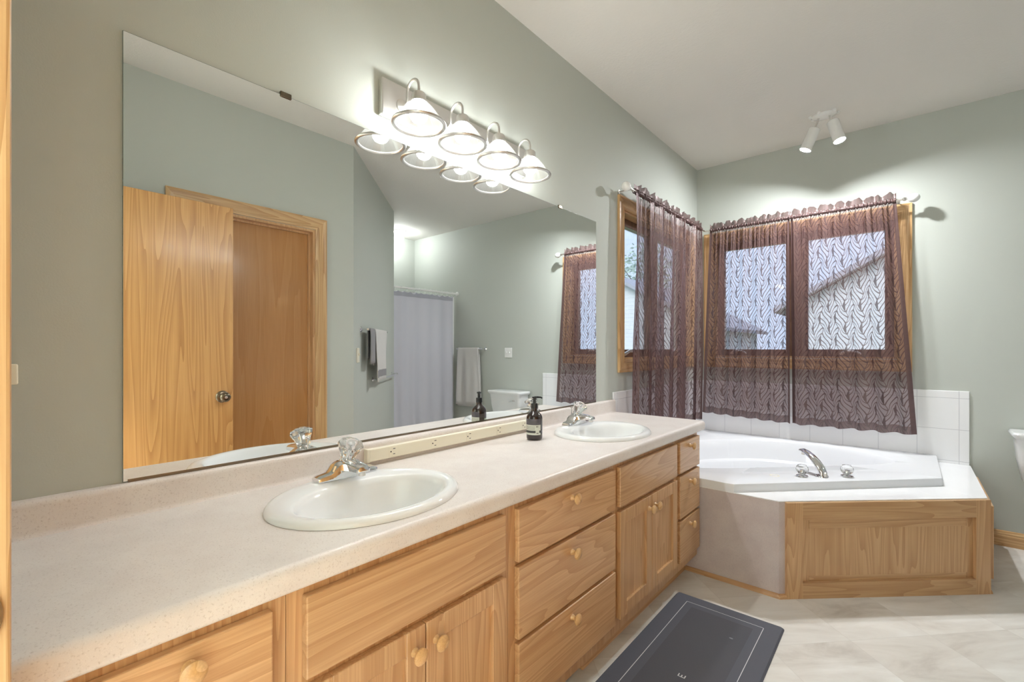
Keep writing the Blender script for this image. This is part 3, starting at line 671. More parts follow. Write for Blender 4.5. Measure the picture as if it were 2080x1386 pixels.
# tile deck as a ring round the tub
b = BM(); inner = [(.018, 2.56), (.68, 2.56), (1.46, 3.375), (1.46, YF-.06), (.018, YF-.06)]
def ring_poly(bm, outer, inn, z):
    es = edge_loop(bm, [(x, y, z) for x, y in outer])+edge_loop(bm, [(x, y, z) for x, y in inn]); bmesh.ops.triangle_fill(bm, use_beauty=True, edges=es)
Pd = [(.013, 2.5045), (.9180, 2.5045), (1.681, 3.2262), (1.681, YF-.013), (.013, YF-.013)]
ring_poly(b, Pd, inner, ZT)
loft(b, [[(x, y, ZT-.004) for x, y in Pd], [(x, y, ZT) for x, y in Pd]], True)
part(r, 'tile_deck', b, M['tiledeck'])
b = BM()   # grout line strip parallel with the diagonal edge
for off, l0, l1 in ((-.045, .04, DL-.03),):
    p0 = Vector((P[1][0], P[1][1], 0))+NV*off+DV*l0; p1 = Vector((P[1][0], P[1][1], 0))+NV*off+DV*l1
    q = NV*.0012; z = Vector((0, 0, ZT+.0003)); b.faces.new([b.verts.new(v) for v in (p0+q+z, p1+q+z, p1-q+z, p0-q+z)])
for l in (.22, .42, .62, .82, 1.0):
    p0 = Vector((P[1][0], P[1][1], 0))+DV*l+NV*-.002; p1 = p0-NV*.125; q = DV*.001; z = Vector((0, 0, ZT+.0003)); b.faces.new([b.verts.new(v) for v in (p0+q+z, p1+q+z, p1-q+z, p0-q+z)])
part(r, 'grout_lines', b, plain('grout', srgb(216, 216, 219), .7))
b = BM(); box(b, .02, P[1][0]-.0, P[0][1], P[0][1]+.016, 0, ZT-.0045); part(r, 'side_panel', b, M['panel'], label='mottled mauve-beige laminate side panel')
def dpt(l, off, z): v = Vector((P[1][0], P[1][1], 0))+DV*l+NV*off; return (v.x, v.y, z)
def dbox(bm, l0, l1, o0, o1, z0, z1, bev=0):
    n0 = len(bm.verts); bm.verts.ensure_lookup_table(); old = set(bm.verts)
    box(bm, l0, l1, o0, o1, z0, z1, bev, 1)
    for v in [v for v in bm.verts if v not in old]: v.co = Vector(dpt(v.co.x, v.co.y, v.co.z))
M['oakdiag'] = None
b = BM(); dbox(b, 0.0, .030, -.016, 0, 0, ZT-.0045); part(r, 'corner_strip', b, M['panel'])
# oak front built in its own rotated frame so that the grain follows the panel
fr = bpy.data.objects.new('front_panel', None)
ANG = atan2(DV.y, DV.x)
def dpart(name, bm, mat, parent=None, smooth=False):
    o = mesh_obj(name, bm, mat, None, smooth); o.parent = parent or r
    if parent is None:
        o.location = Vector((P[1][0], P[1][1], 0))-r.location; o.rotation_euler = (0, 0, ANG)
    return o
b = BM(); T1 = ZT-.0045
box(b, .030, .106, -.018, .0, 0, T1); dpart('front_stile', b, M['oakz'])
b = BM(); box(b, DL-.075, DL, -.018, .0, 0, T1); dpart('front_stile', b, M['oakz'])
for q0, q1 in ((.375, T1), (0, .075)):
    b = BM(); box(b, .106, DL-.075, -.018, 0, q0, q1); dpart('front_rail', b, M['oakx'])
b = BM(); d0, d1, z0, z1, fw = .091, 1.003, .050, .378, .058
box(b, d0+fw-.003, d1-fw+.003, .0005, .0095, z0+.05, z1-.05)
dr = dpart('access_door', b, M['oakz'])
for q0, q1 in ((d0, d0+fw), (d1-fw, d1)):
    b = BM(); box(b, q0, q1, .0005, .019, z0, z1, .003); dpart('door_stile', b, M['oakz'], dr)
for q0, q1 in ((z1-fw+.006, z1), (z0, z0+fw-.006)):
    b = BM(); box(b, d0+fw, d1-fw, .0005, .019, q0, q1, .003); dpart('door_rail', b, M['oakx'], dr)
b = BM(); box(b, 1.662, 1.680, P[2][1], YF-.02, 0, T1); part(r, 'side_return', b, M['oakz'])
b = BM(); box(b, 1.6805, 1.706, P[2][1]+.03, YF-.12, .06, .42, .003); part(r, 'side_door', b, M['oakz'])
b = BM(); extrude_profile(b, QR, (TK+.019, P[0][1], 0), (1, 0, 0), P[1][0]-TK-.019+.007, (0, -1, 0), (0, 0, 1)); part(r, 'quarter_round', b, M['oakx'], True)
b = BM(); extrude_profile(b, QR, dpt(-.007, 0, 0), tuple(DV), DL+.018, tuple(NV), (0, 0, 1)); part(r, 'quarter_round', b, M['oakx'], True)
bpy.data.objects.remove(bpy.data.objects['front_panel']) if bpy.data.objects.get('front_panel') else None

# ---- bathtub
ZR = .506
Mo = Vector((1.12, 2.93)); dvx = Vector((.694, .720)); nvx = Vector((-.720, .694)); CT = Mo+nvx*.56
def basin_outline():
    pts = []
    for i in range(240):
        t = 2*pi*i/240; c, s = cos(t), sin(t)
        if s >= 0: x = .70*math.copysign(abs(c)**.85, c); y = .40+.70*abs(s)**.95
        else: x = .70*math.copysign(abs(c)**.42, c); y = .40-.105*abs(s)**.9
        pts.append(Mo+dvx*x+nvx*y)
    # keep clear of the two wall ledges
    return [Vector((max(p.x, .085), min(p.y, YF-.10))) for p in pts]
BO = basin_outline()
def ray_poly(c, ang, poly):
    d = Vector((cos(ang), sin(ang))); best = 0
    n = len(poly)
    for i in range(n):
        a = Vector(poly[i])-c; e = Vector(poly[(i+1) % n])-Vector(poly[i]); den = d.x*e.y-d.y*e.x
        if abs(den) < 1e-9: continue
        t = (a.x*e.y-a.y*e.x)/den; u = (a.x*d.y-a.y*d.x)/den
        if t > 0 and -1e-6 <= u <= 1+1e-6: best = max(best, t)
    return best
AN = set(2*pi*i/220 for i in range(220))
for x, y in OUT: AN.add(atan2(y-CT.y, x-CT.x) % (2*pi))
AN = sorted(AN); RO = [ray_poly(CT, a, OUT) for a in AN]; RB = [ray_poly(CT, a, BO) for a in AN]
for _ in range(4): RB = [(RB[i-1]+2*RB[i]+RB[(i+1) % len(RB)])/4 for i in range(len(RB))]
def tring(f): return [(CT.x+cos(a)*f(i)[0], CT.y+sin(a)*f(i)[0], f(i)[1]) for i, a in enumerate(AN)]
rings = [tring(lambda i: (RO[i], ZT-.03)), tring(lambda i: (RO[i]-.001, ZR-.010)), tring(lambda i: (RO[i]-.003, ZR-.003)), tring(lambda i: (RO[i]-.010, ZR))]
def lerp(a, b, t): return a+(b-a)*t
rings += [tring(lambda i: (max(RB[i]+.022, lerp(RO[i], RB[i], .5)), ZR+.001)), tring(lambda i: (RB[i]+.008, ZR)), tring(lambda i: (RB[i], ZR-.006)), tring(lambda i: (RB[i]-.010, ZR-.022))]
for k, (s, z) in enumerate(((.955, .44), (.925, .385), (.915, .372), (.870, .366), (.855, .355), (.82, .27), (.78, .18), (.72, .125), (.60, .105), (.3, .10), (.02, .098))): rings.append(tring(lambda i, s=s, z=z: (RB[i]*s, z)))
r = thing('bathtub', 'white acrylic corner bathtub set in the tiled platform', 'bathtub', (CT.x, CT.y, ZT))
b = BM(); loft(b, rings, True, False, True); part(r, 'tub_shell', b, M['acryl'], True, angle=45)
b = BM(); p = Vector((.838, 2.815)); lathe(b, [(.017, 0), (.019, .0015), (.023, .0015), (.025, 0)], (p.x, p.y, ZR+.0008), (0, 0, 1), 28, False, False); part(r, 'air_ring', b, plain('cream_ring', srgb(222, 216, 200), .4), True)
b = BM(); lathe(b, [(.030, 0), (.030, .003), (.001, .004)], (CT.x, CT.y, .098), (0, 0, 1), 24, False, True); part(r, 'drain', b, M['chrome'], True)
# tub filler
fp = Vector((1.036, 2.962, ZR+.001)); nd = Vector((nvx.x, nvx.y, 0))
r = thing('tub_faucet', 'chrome tub filler with arched spout and two clear handles on the bathtub ledge', 'faucet', tuple(fp))
b = BM(); lathe(b, [(.001, 0), (.030, 0), (.028, .006), (.001, .008)], fp, (0, 0, 1), 28, sx=1.0, sy=1.0)
pts = [(-.012, .006), (-.006, .022), (.012, .044), (.040, .068), (.075, .090), (.110, .104), (.140, .110), (.158, .108)]; hw = [.020, .022, .024, .024, .0225, .021, .0195, .015]; hh = [.010, .016, .017, .015, .013, .011, .010, .007]
rings = []
for k, (q, zz) in enumerate(pts):
    a = Vector(pts[max(k-1, 0)]); c2 = Vector(pts[min(k+1, len(pts)-1)]); t = (c2-a).normalized(); up = Vector((-t.y, t.x)); sd = Vector((-nd.y, nd.x, 0))
    rings.append([fp+nd*(q+up.x*hh[k]*sin(w))+Vector((0, 0, zz+up.y*hh[k]*sin(w)))+sd*(hw[k]*cos(w)) for w in [2*pi*j/20 for j in range(20)]])
loft(b, rings, True, True, True); part(r, 'spout', b, M['chrome'], True, angle=50)
b = BM(); lathe(b, [(.009, 0), (.009, -.016), (.001, -.016)], fp+nd*.142+Vector((0, 0, .102)), (0, 0, 1), 16); part(r, 'outlet', b, M['nickel'], True)
b = BM(); lathe(b, [(.001, 0), (.011, 0), (.010, .018), (.006, .022), (.001, .023)], fp-nd*.022+Vector((0, 0, .004)), (0, 0, 1), 16); part(r, 'diverter', b, M['nickel'], True)
for x, y in ((.953, 2.902), (1.137, 3.052)):
    o = Vector((x, y, ZR+.001))
    b = BM(); lathe(b, [(.001, 0), (.029, 0), (.029, .003), (.022, .006), (.010, .009), (.009, .034), (.001, .036)], o, (0, 0, 1), 28); h = part(r, 'handle', b, M['chrome'], True)
    b = BM(); lathe(b, [(.010, .010), (.019, .014), (.028, .026), (.0305, .038), (.028, .050), (.021, .059), (.017, .0605), (.001, .061)], o, (0, 0, 1), 16); part(r, 'handle_knob', b, M['acrylic'], False, parent=h, label='clear faceted acrylic ball')

# ================================================================== WINDOW CURTAINS
RZ = 2.176; RXO = .098
r = thing('curtain_rod', 'thin metal corner curtain rod with white ball finials', 'curtain rod', (RXO, YF-RXO, RZ))
b = BM(); tube(b, [(RXO, 2.600, RZ), (RXO, YF-RXO-.012, RZ), (RXO+.004, YF-RXO-.004, RZ), (RXO+.012, YF-RXO, RZ), (1.362, YF-RXO, RZ)], .006, 12); part(r, 'rod', b, M['nickel'], True)
for o, ax in (((RXO, 2.600, RZ), (0, -1, 0)), ((1.362, YF-RXO, RZ), (1, 0, 0))):
    b = BM(); lathe(b, [(.006, -.004), (.011, .0), (.011, .012), (.006, .018), (.009, .020)], o, ax, 18); c = part(r, 'finial_collar', b, M['nickel'], True)
    b = BM(); R = .0285; lathe(b, [(max(R*sin(pi*k/14)*(1 if k < 11 else 1), .0005), .020+R*1.12*(1-cos(pi*k/14))) for k in range(15)], o, ax, 28, lobes=14, lamp=.015); part(r, 'finial', b, M['ceramicball'], True, label='white faceted ball finial')
for px, py, wx, wy in ((RXO, 2.640, 0, 2.640), (1.330, YF-RXO, 1.330, YF), (RXO+.03, YF-RXO, RXO+.03, YF), (RXO, YF-RXO-.06, 0, YF-RXO-.06)):
    b = BM(); tube(b, [(wx, wy, RZ+.012), (px+(wx-px)*.15, py+(wy-py)*.15, RZ+.010), (px, py, RZ-.006), (px, py, RZ-.011)], .004, 8)
    d = Vector((px-wx, py-wy, 0)).normalized(); lathe(b, [(.001, .0005), (.013, .0005), (.013, .004), (.001, .005)], (wx, wy, RZ+.012), tuple(d), 14)
    part(r, 'bracket', b, M['nickel'], True)
def curtain(label, p0, p1, q0, q1, nrm, zb0, zb1, folds, amp, seed, gath, sway=.55):
    """p0-p1 top ends, q0-q1 bottom ends (xy); nrm = towards the room"""
    rnd = random.Random(seed); p0, p1, q0, q1, nrm = map(Vector, (p0, p1, q0, q1, nrm))
    r = thing('sheer_curtain', label, 'curtain', ((p0.x+p1.x)/2, (p0.y+p1.y)/2, RZ), group='brown sheer curtains')
    ph = [rnd.uniform(0, 6.28) for _ in range(8)]; fr = [rnd.uniform(.8, 1.25) for _ in range(8)]
    L = (p1-p0).length; NU = int(200*L/.6); cloth = L*gath
    def off(s, t):
        big = sin(2*pi*folds*s+ph[0]+.7*sin(2*pi*s*1.3+ph[1]))+.55*sin(2*pi*folds*.53*s+ph[2])+.25*sin(2*pi*folds*2.1*s+ph[3])
        small = sin(2*pi*folds*3.4*s+ph[4])+.6*sin(2*pi*folds*5.1*s+ph[5])+.8*sin(2*pi*folds*2.3*s+ph[6])
        top = max(0, 1-t*3.2); return amp*(.35+.65*min(1, t*1.6))*big+.0048*top*small+.0035*(1-top)*small*.3
    def pos(s, t):
        a = p0.lerp(p1, s); c = q0.lerp(q1, s); p = a.lerp(c, t)
        z = RZ-.012+(zb0+(zb1-zb0)*s+.006*sin(2*pi*folds*s+ph[7])-(RZ-.012))*t
        lat = (p1-p0).normalized()*(amp*sway*min(1, .25+t)*sin(2*pi*folds*s+ph[0]+1.2))
        p = p+lat+nrm*off(s, t); return Vector((p.x, p.y, z))
    H = RZ-.012-zb0; TH = 1-.052/H
    def sheet(fn, t0, t1, nt, nu=NU):
        bm = BM(); uvl = bm.loops.layers.uv.new('UVMap'); g = []
        for j in range(nt+1):
            t = t0+(t1-t0)*j/nt; row = []
            for i in range(nu+1):
                s = i/nu; row.append((bm.verts.new(fn(s, t)), s*cloth, -t*H))
            g.append(row)
        for j in range(nt):
            for i in range(nu):
                q = (g[j][i], g[j][i+1], g[j+1][i+1], g[j+1][i]); f = bm.faces.new([a[0] for a in q])
                for l, a in zip(f.loops, q): l[uvl].uv = (a[1], a[2])
        return bm
    part(r, 'curtain_cloth', sheet(pos, 0, TH, 46), M['sheer'], True, angle=180)
    part(r, 'hem', sheet(pos, TH, 1, 4), M['sheerhem'], True, angle=180, label='denser double hem')
    # side hems
    def strip(s0):
        def fn(u, t): p = pos(s0+u*.018/L*(1 if s0 < .5 else -1), t); return p+Vector((nrm.x, nrm.y, 0))*.0012
        return sheet(fn, 0, 1, 46, 2)
    for s0 in (0.0, 1.0): part(r, 'side_hem', strip(s0), M['sheerhem'], True, angle=180)
    # rod pocket and ruffled heading
    def pocket(s, t):
        a = 2*pi*t-pi/2; p = p0.lerp(p1, s); w = .0024*(sin(2*pi*folds*6*s+ph[5])+sin(2*pi*folds*4.1*s+ph[2]))
        q = p+nrm*((.0125+w)*cos(a)); return Vector((q.x, q.y, RZ+(.0145+w)*sin(a)))
    part(r, 'rod_pocket', sheet(pocket, 0, 1, 12), M['sheerhem'], True, angle=180)
    def ruffle(s, t):
        p = p0.lerp(p1, s); w = sin(2*pi*folds*1.9*s+ph[4])+.6*sin(2*pi*folds*3.1*s+ph[6])
        h = .036+.007*sin(2*pi*folds*1.1*s+ph[1])+.004*w
        q = p+nrm*(.007*w*t+.003*t); return Vector((q.x, q.y, RZ+.0138+h*t))
    part(r, 'heading_ruffle', sheet(ruffle, 0, 1, 6), M['sheerhem'], True, angle=180)
    return r
yb = YF-RXO
curtain('brown sheer curtain on the mirror-wall window in the corner', (RXO, 2.655), (RXO, 3.875), (RXO+.004, 2.618), (RXO+.02, 3.74), (1, 0), .655, .638, 6, .030, 3, 1.5, 1.15)
curtain('brown sheer curtain on the far-wall window, nearest the corner', (.140, yb), (.7165, yb), (.085, yb), (.724, yb), (0, -1), .665, .634, 6, .0125, 11, 1.14)
curtain('brown sheer curtain on the far-wall window, flaring out on its right side', (.717, yb), (1.326, yb), (.7255, yb), (1.425, yb), (0, -1), .634, .636, 6, .0125, 23, 1.14)

# ================================================================== MAT
r = thing('bath_mat', 'dark grey floor mat with a thin white border line beside the vanity', 'mat', (.768, 1.62, 0), radians(.5))
def rrect(x0, x1, y0, y1, rad, n=6):
    pts = []
    for cx, cy, a0 in ((x1-rad, y1-rad, 0), (x0+rad, y1-rad, 90), (x0+rad, y0+rad, 180), (x1-rad, y0+rad, 270)):
        for k in range(n+1): a = radians(a0+90*k/n); pts.append((cx+rad*cos(a), cy+rad*sin(a)))
    return pts
def mpart(name, bm, mat, **k): return part(r, name, bm, mat, world=False, **k)
hx, hy = .228, .611
b = BM(); o = rrect(-hx, hx, -hy, hy, .012); o2 = rrect(-hx+.006, hx-.006, -hy+.006, hy-.006, .010)
loft(b, [[(x, y, .0008) for x, y in o], [(x, y, .004) for x, y in o], [(x, y, .010) for x, y in o2]], True, True, True); mpart('mat_pad', b, M['mat'])
def frame2(b, x, y, w, z): ring_poly(b, rrect(-x, x, -y, y, .004), rrect(-x+w, x-w, -y+w, y-w, .003), z)
b = BM(); frame2(b, .162, .548, .0022, .0104); mpart('border_line', b, M['matline'], label='thin white border line')
b = BM(); b.faces.new([b.verts.new((x, y, .0103)) for x, y in rrect(-.128, .128, -.512, .512, .004)]); mpart('centre_field', b, M['matdark'])
b = BM()   # the letter E: back along x, arms pointing to the far end
ex, ey = .000, .030
for x0, x1, y0, y1 in ((-.013, .013, 0, .0032), (-.013, -.0095, 0, .017), (-.0018, .0018, 0, .014), (.0095, .013, 0, .017)): box(b, ex+x0, ex+x1, ey+y0, ey+y1, .0104, .0107)
mpart('letter_print', b, M['matline'], label='printed white letter E')
b = BM(); lathe(b, [(.0005, 0), (.006, 0), (.006, .0003), (.0005, .0003)], (.075, .385, .0104), (0, 0, 1), 10, sx=.7, sy=1.3); mpart('smudge', b, plain('smudge', srgb(128, 130, 138), .7))

# ================================================================== TOILET
r = thing('toilet', 'white toilet whose tank stands against the far wall right of the tub', 'toilet', (2.09, 3.6, 0))
tx = 2.088
def rr3(x0, x1, y0, y1, z, rad): return [(x, y, z) for x, y in rrect(x0, x1, y0, y1, rad, 5)]
b = BM(); loft(b, [rr3(tx-.170, tx+.170, 3.905, 4.03, .375, .04), rr3(tx-.200, tx+.200, 3.885, 4.04, .43, .04), rr3(tx-.222, tx+.222, 3.868, 4.042, .55, .04), rr3(tx-.232, tx+.232, 3.858, 4.045, .675, .04)], True, True, True); part(r, 'tank', b, M['porc'], True)
b = BM(); loft(b, [rr3(tx-.236, tx+.236, 3.852, 4.048, .676, .03), rr3(tx-.247, tx+.247, 3.842, 4.052, .690, .03), rr3(tx-.249, tx+.249, 3.840, 4.052, .704, .03), rr3(tx-.243, tx+.243, 3.846, 4.050, .714, .03), rr3(tx-.20, tx+.20, 3.88, 4.03, .716, .03)], True, True, True); part(r, 'tank_lid', b, M['porc'], True)
b = BM(); lathe(b, [(.001, 0), (.012, 0), (.012, .006), (.007, .010), (.007, .018), (.001, .018)], (tx-.155, 3.862, .615), (0, -1, 0), 16); tube(b, [(tx-.155, 3.846, .615), (tx-.12, 3.843, .612), (tx-.09, 3.845, .604)], [.007, .006, .005], 10); part(r, 'flush_lever', b, M['chrome'], True)
def bow(z, hw, y0, y1, n=40):
    pts = []
    for i in range(n):
        t = 2*pi*i/n; yy = (y0+y1)/2+(y1-y0)/2*sin(t); k = 1 if sin(t) > 0 else 1; pts.append((tx+hw*cos(t)*(1 if sin(t) < 0 else max(.8, 1)), yy, z))
    return pts
b = BM(); loft(b, [bow(0, .115, 3.42, 3.93), bow(.03, .11, 3.43, 3.93), bow(.16, .10, 3.44, 3.92), bow(.26, .13, 3.37, 3.93), bow(.34, .172, 3.315, 3.93), bow(.375, .182, 3.305, 3.93), bow(.385, .178, 3.31, 3.93), bow(.384, .14, 3.35, 3.80), bow(.34, .12, 3.38, 3.76), bow(.25, .06, 3.48, 3.68)], True, True, True); part(r, 'bowl', b, M['porc'], True)
b = BM(); loft(b, [bow(.386, .186, 3.300, 3.85), bow(.402, .186, 3.300, 3.85), bow(.406, .180, 3.306, 3.845)], True, True, True); part(r, 'seat', b, M['porc'], True)
b = BM(); loft(b, [bow(.407, .184, 3.302, 3.85), bow(.420, .184, 3.302, 3.85), bow(.428, .15, 3.34, 3.83)], True, True, True); part(r, 'lid', b, M['porc'], True)

# ================================================================== TOWELS, BARS, SWITCHES (seen in the mirror)
def towel_bar(label, o, along, out, length, group='chrome towel bars'):
    """o = wall point of the first post"""
    o = Vector(o); a = Vector(along).normalized(); n = Vector(out).normalized()
    r = thing('towel_bar', label, 'towel bar', tuple(o), group=group)
    for s in (0, length):
        b = BM(); lathe(b, [(.001, .0005), (.024, .0005), (.024, .004), (.017, .009), (.009, .014), (.008, .045), (.011, .050), (.013, .060), (.010, .070), (.001, .072)], o+a*s, tuple(n), 24); part(r, 'post', b, M['chrome'], True)
    b = BM(); tube(b, [o+a*-.012+n*.060, o+a*(length+.012)+n*.060], .0065, 12); part(r, 'bar', b, M['chrome'], True)
    return r
def drape(root, name, o, along, out, w0, w1, ztop, front, back, mat, thick=.006, r0=.011, bulge=.015, seed=1, flare=.0, band=False):
    """towel folded over a bar: o = wall point under the bar, hangs w0..w1 along the bar"""
    rnd = random.Random(seed); a = Vector(along).normalized(); n = Vector(out).normalized(); o = Vector(o)
    ph = [rnd.uniform(0, 6.28) for _ in range(4)]
    path = [(.060+r0+.003, -front+k*front/14) for k in range(14)]+[(.060+r0*cos(t), r0*sin(t)*1.0) for t in [pi*k/8 for k in range(9)]]+[(.060-r0-.001, -back*k/14) for k in range(1, 15)]
    bm = BM(); N = 26; outer = []
    for (p, q) in path:
        row = []
        dp = max(0, -q)
        for i in range(N+1):
            u = i/N; s = w0+(w1-w0)*u; s = (w0+w1)/2+(s-(w0+w1)/2)*(1+flare*dp)
            wv = bulge*min(1, dp*3)*(.5*sin(2*pi*1.5*u+ph[0])+.35*sin(2*pi*2.7*u+ph[1]))
            sgn = 1 if p > .06 else .4
            row.append(o+a*s+n*max(.008, p+wv*sgn)+Vector((0, 0, ztop+q-.008*dp*sin(3*u+ph[2]))))
        outer.append(row)
    vs = [[bm.verts.new(p) for p in row] for row in outer]
    for j in range(len(vs)-1):
        for i in range(N): bm.faces.new((vs[j][i], vs[j][i+1], vs[j+1][i+1], vs[j+1][i]))
    ob = part(root, name, bm, mat, True, angle=180)
    md = ob.modifiers.new('thickness', 'SOLIDIFY'); md.thickness = thick; md.offset = 0
    if band:
        bm = BM(); vs = []
        for j in range(1, 4): vs.append([bm.verts.new(p+n*(thick*.5+.0012)) for p in outer[j]])
        for j in range(len(vs)-1):
            for i in range(N): bm.faces.new((vs[j][i], vs[j][i+1], vs[j+1][i+1], vs[j+1][i]))
        part(root, 'woven_band', bm, M['towel2'] if mat is not M['towel2'] else M['towel'], True, angle=180)
    return ob
DW = Vector((XD-XA, YD-YC, 0)).normalized(); DN = Vector((-DW.y, DW.x, 0))       # angled wall: along / into room
WB = Vector((XA, YC, 0))
def dwall(l, z): v = WB+DW*l; return (v.x, v.y, z)
towel_bar('chrome towel bar near the switch on the angled wall, upper', dwall(.205, 1.352), DW, DN, .74)
towel_bar('chrome towel bar on the angled wall, lower, near the shower curtain', dwall(.62, .918), DW, DN, .90)
towel_bar('chrome towel bar on the far wall holding the long towel', (2.56, YF, 1.192), (1, 0, 0), (0, -1, 0), .44)
o = dwall(.47, 0)
r = thing('hand_towel', 'light grey hand towel with a woven band over the upper towel bar', 'towel', dwall(.62, 1.352))
drape(r, 'towel_cloth', dwall(0, 0), DW, DN, .415, .90, 1.352, .44, .30, M['towel'], seed=4, flare=-.10, bulge=.02, band=True)
r = thing('washcloth', 'grey folded washcloth on the upper towel bar beside the hand towel', 'washcloth', dwall(.53, 1.352))
drape(r, 'cloth', dwall(0, 0), DW, DN, .235, .40, 1.352, .28, .24, M['towel2'], seed=9, bulge=.02)
r = thing('bath_towel', 'long pale grey bath towel hanging on the far wall by the shower', 'towel', (2.82, YF, 1.192))
drape(r, 'towel_cloth', (0, YF, 0), (1, 0, 0), (0, -1, 0), 2.622, 2.985, 1.192, .70, .72, M['towel'], seed=5, flare=.18, bulge=.022, thick=.010)
r = thing('light_switch', 'double white switch plate on the far wall right of the toilet tank', 'light switch', (2.186, YF, 1.148))
b = BM(); box(b, 2.129, 2.243, YF-.006, YF-.0005, 1.089, 1.205, .003); part(r, 'switch_plate', b, M['white'])
for xx in (2.163, 2.209):
    b = BM(); box(b, xx-.005, xx+.005, YF-.017, YF-.006, 1.141, 1.158, .002); part(r, 'toggle', b, M['white'])
r = thing('light_switch', 'single white switch plate on the angled wall below the upper towel bar', 'light switch', dwall(.115, 1.142), atan2(DW.y, DW.x))
b = BM(); box(b, -.036, .036, .0005, .007, -.058, .058, .003); part(r, 'switch_plate', b, M['almond'], world=False)
b = BM(); box(b, -.005, .005, .007, .019, -.002, .015, .002); part(r, 'toggle', b, M['almond'], world=False)

# ---- shower curtain
SX = 3.075
r = thing('shower_rod', 'white shower rod across the alcove, seen in the mirror', 'shower rod', (SX, 3.55, 1.905))
b = BM(); tube(b, [(SX, YD+.001, 1.905), (SX, YF-.001, 1.905)], .0125, 14); part(r, 'rod', b, M['white'], True)
for y, d in ((YD+.0005, 1), (YF-.0005, -1)):
    b = BM(); lathe(b, [(.001, 0), (.028, 0), (.026, .008), (.014, .014)], (SX, y, 1.905), (0, d, 0), 20, True, False); part(r, 'end_flange', b, M['white'], True)
def scurt(root, name, x0, y0, y1, z0, z1, folds, amp, mat, seed):
    rnd = random.Random(seed); ph = [rnd.uniform(0, 6.28) for _ in range(4)]; bm = BM(); g = []
    NU, NT_ = 140, 30
    for j in range(NT_+1):
        t = j/NT_; row = []
        for i in range(NU+1):
            s = i/NU; a = amp*(.5+.6*t)*(sin(2*pi*folds*s+ph[0]+.6*sin(5*s+ph[1]))+.4*sin(2*pi*folds*.5*s+ph[2]))
            sag = .012*abs(sin(pi*11*s))*(1-t)
            row.append(bm.verts.new((x0+a, y0+(y1-y0)*s+.25*a, z1-sag+(z0-z1+sag)*t)))
        g.append(row)
    for j in range(NT_):
        for i in range(NU): bm.faces.new((g[j][i], g[j][i+1], g[j+1][i+1], g[j+1][i]))
    return part(root, name, bm, mat, True, angle=180)
r = thing('shower_curtain', 'grey fabric shower curtain hanging across the alcove', 'shower curtain', (SX, 3.53, 1.86))
scurt(r, 'curtain_cloth', SX, YD+.02, YF-.085, .09, 1.866, 5, .016, M['showercloth'], 2)
b = BM()
g = scurt(r, 'top_band', SX-.0025, YD+.02, YF-.085, 1.805, 1.866, 5, .0085, M['showerband'], 2)
for k in range(11):
    y = YD+.05+k*.088
    b = BM(); tube(b, [(SX+.017*cos(t), y, 1.895+.026*sin(t)) for t in [2*pi*q/16 for q in range(17)]], .0016, 6, False); part(r, 'curtain_ring', b, M['liner'], True)
r = thing('shower_liner', 'white vinyl liner showing at the edge of the shower curtain', 'shower liner', (SX+.03, 3.55, 1.86))
scurt(r, 'liner_sheet', SX+.045, YD+.03, YF-.012, .07, 1.872, 4, .010, M['liner'], 8)

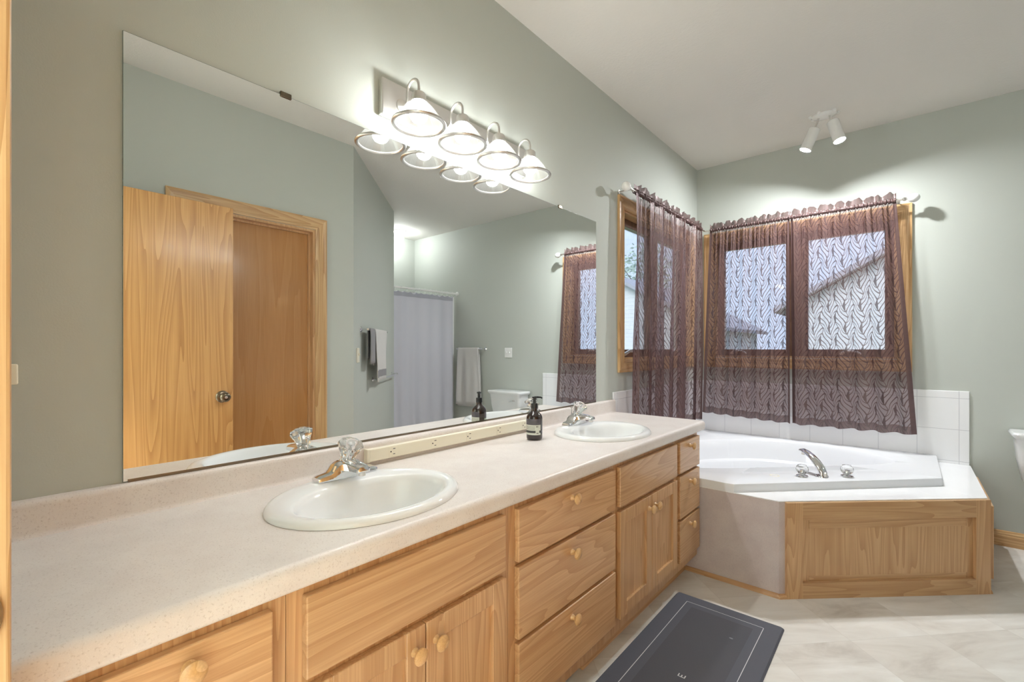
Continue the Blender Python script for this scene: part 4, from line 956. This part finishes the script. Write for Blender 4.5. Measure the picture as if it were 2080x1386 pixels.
# ================================================================== OUTDOORS
b = BM(); box(b, -40, 40, -20, 60, -.6, -.5); struct('ground', b, M['grass'], 'lawn outside the windows', 'ground')
def house(label, x, y, w, d, h, rot, seed):
    r = thing('neighbour_house', label, 'house', (x, y, -.5), rot, 'houses outside the windows')
    P2 = lambda n, b, m, **k: part(r, n, b, m, world=False, **k)
    b = BM(); box(b, -w/2, w/2, 0, d, 0, h)
    for yy in (0, d): b.faces.new([b.verts.new(v) for v in ((-w/2, yy, h), (w/2, yy, h), (0, yy, h+w*.28))])
    P2('walls', b, M['siding'])
    b = BM()
    for s in (-1, 1):
        p = [(0, -.4, h+w*.28+.02), (s*(w/2+.4), -.4, h-.2), (s*(w/2+.4), d+.4, h-.2), (0, d+.4, h+w*.28+.02)]
        loft(b, [[Vector(q) for q in p], [Vector(q)+Vector((0, 0, .15)) for q in p]], True, True, True)
    P2('roof', b, M['roof'])
house('pale house with a grey gable roof beyond the far-wall window', 2.2, 15, 6.6, 8, 2.9, 0, 1)
house('white sided house with a low roof beyond the mirror-wall window', -8.3, 18, 7.6, 8, 2.6, 0, 2)
def tree(label, x, y, h, rad, seed):
    rnd = random.Random(seed); r = thing('tree', label, 'tree', (x, y, -.5), 0, 'trees outside the windows')
    b = BM(); tube(b, [(0, 0, 0), (.05, 0, h*.3), (0, .05, h*.62)], [.16, .12, .06], 10)
    br = []
    for k in range(9):
        t = rnd.uniform(0, 6.28); z0 = h*rnd.uniform(.3, .6); e = (cos(t)*rad*.7, sin(t)*rad*.7, z0+h*rnd.uniform(.15, .35)); tube(b, [(0, 0, z0), (e[0]*.5, e[1]*.5, (z0+e[2])/2+.1), e], [.06, .04, .015], 6)
    part(r, 'trunk', b, M['bark'], True, world=False)
    b = BM()
    for k in range(1300):
        u = Vector((rnd.gauss(0, 1), rnd.gauss(0, 1), rnd.gauss(0, 1))).normalized()*rad*rnd.uniform(.45, 1.0); c = Vector((u.x, u.y, h*.68+u.z*1.1))
        s = rnd.uniform(.10, .20); a = Vector((rnd.gauss(0, 1), rnd.gauss(0, 1), rnd.gauss(0, 1))).normalized(); _, e1, e2 = frame_for(a)
        b.faces.new([b.verts.new(c+e1*s), b.verts.new(c+e2*s*.5), b.verts.new(c-e1*s), b.verts.new(c-e2*s*.5)])
    me = part(r, 'foliage', b, M['leaf'], False, world=False); me['kind'] = 'stuff'
tree('leafy tree between the two houses beyond the far-wall window', -1.9, 26.0, 4.6, 1.0, 5)
tree('tall leafy tree behind the white house beyond the mirror-wall window', -13.0, 31, 9.5, 2.6, 6)
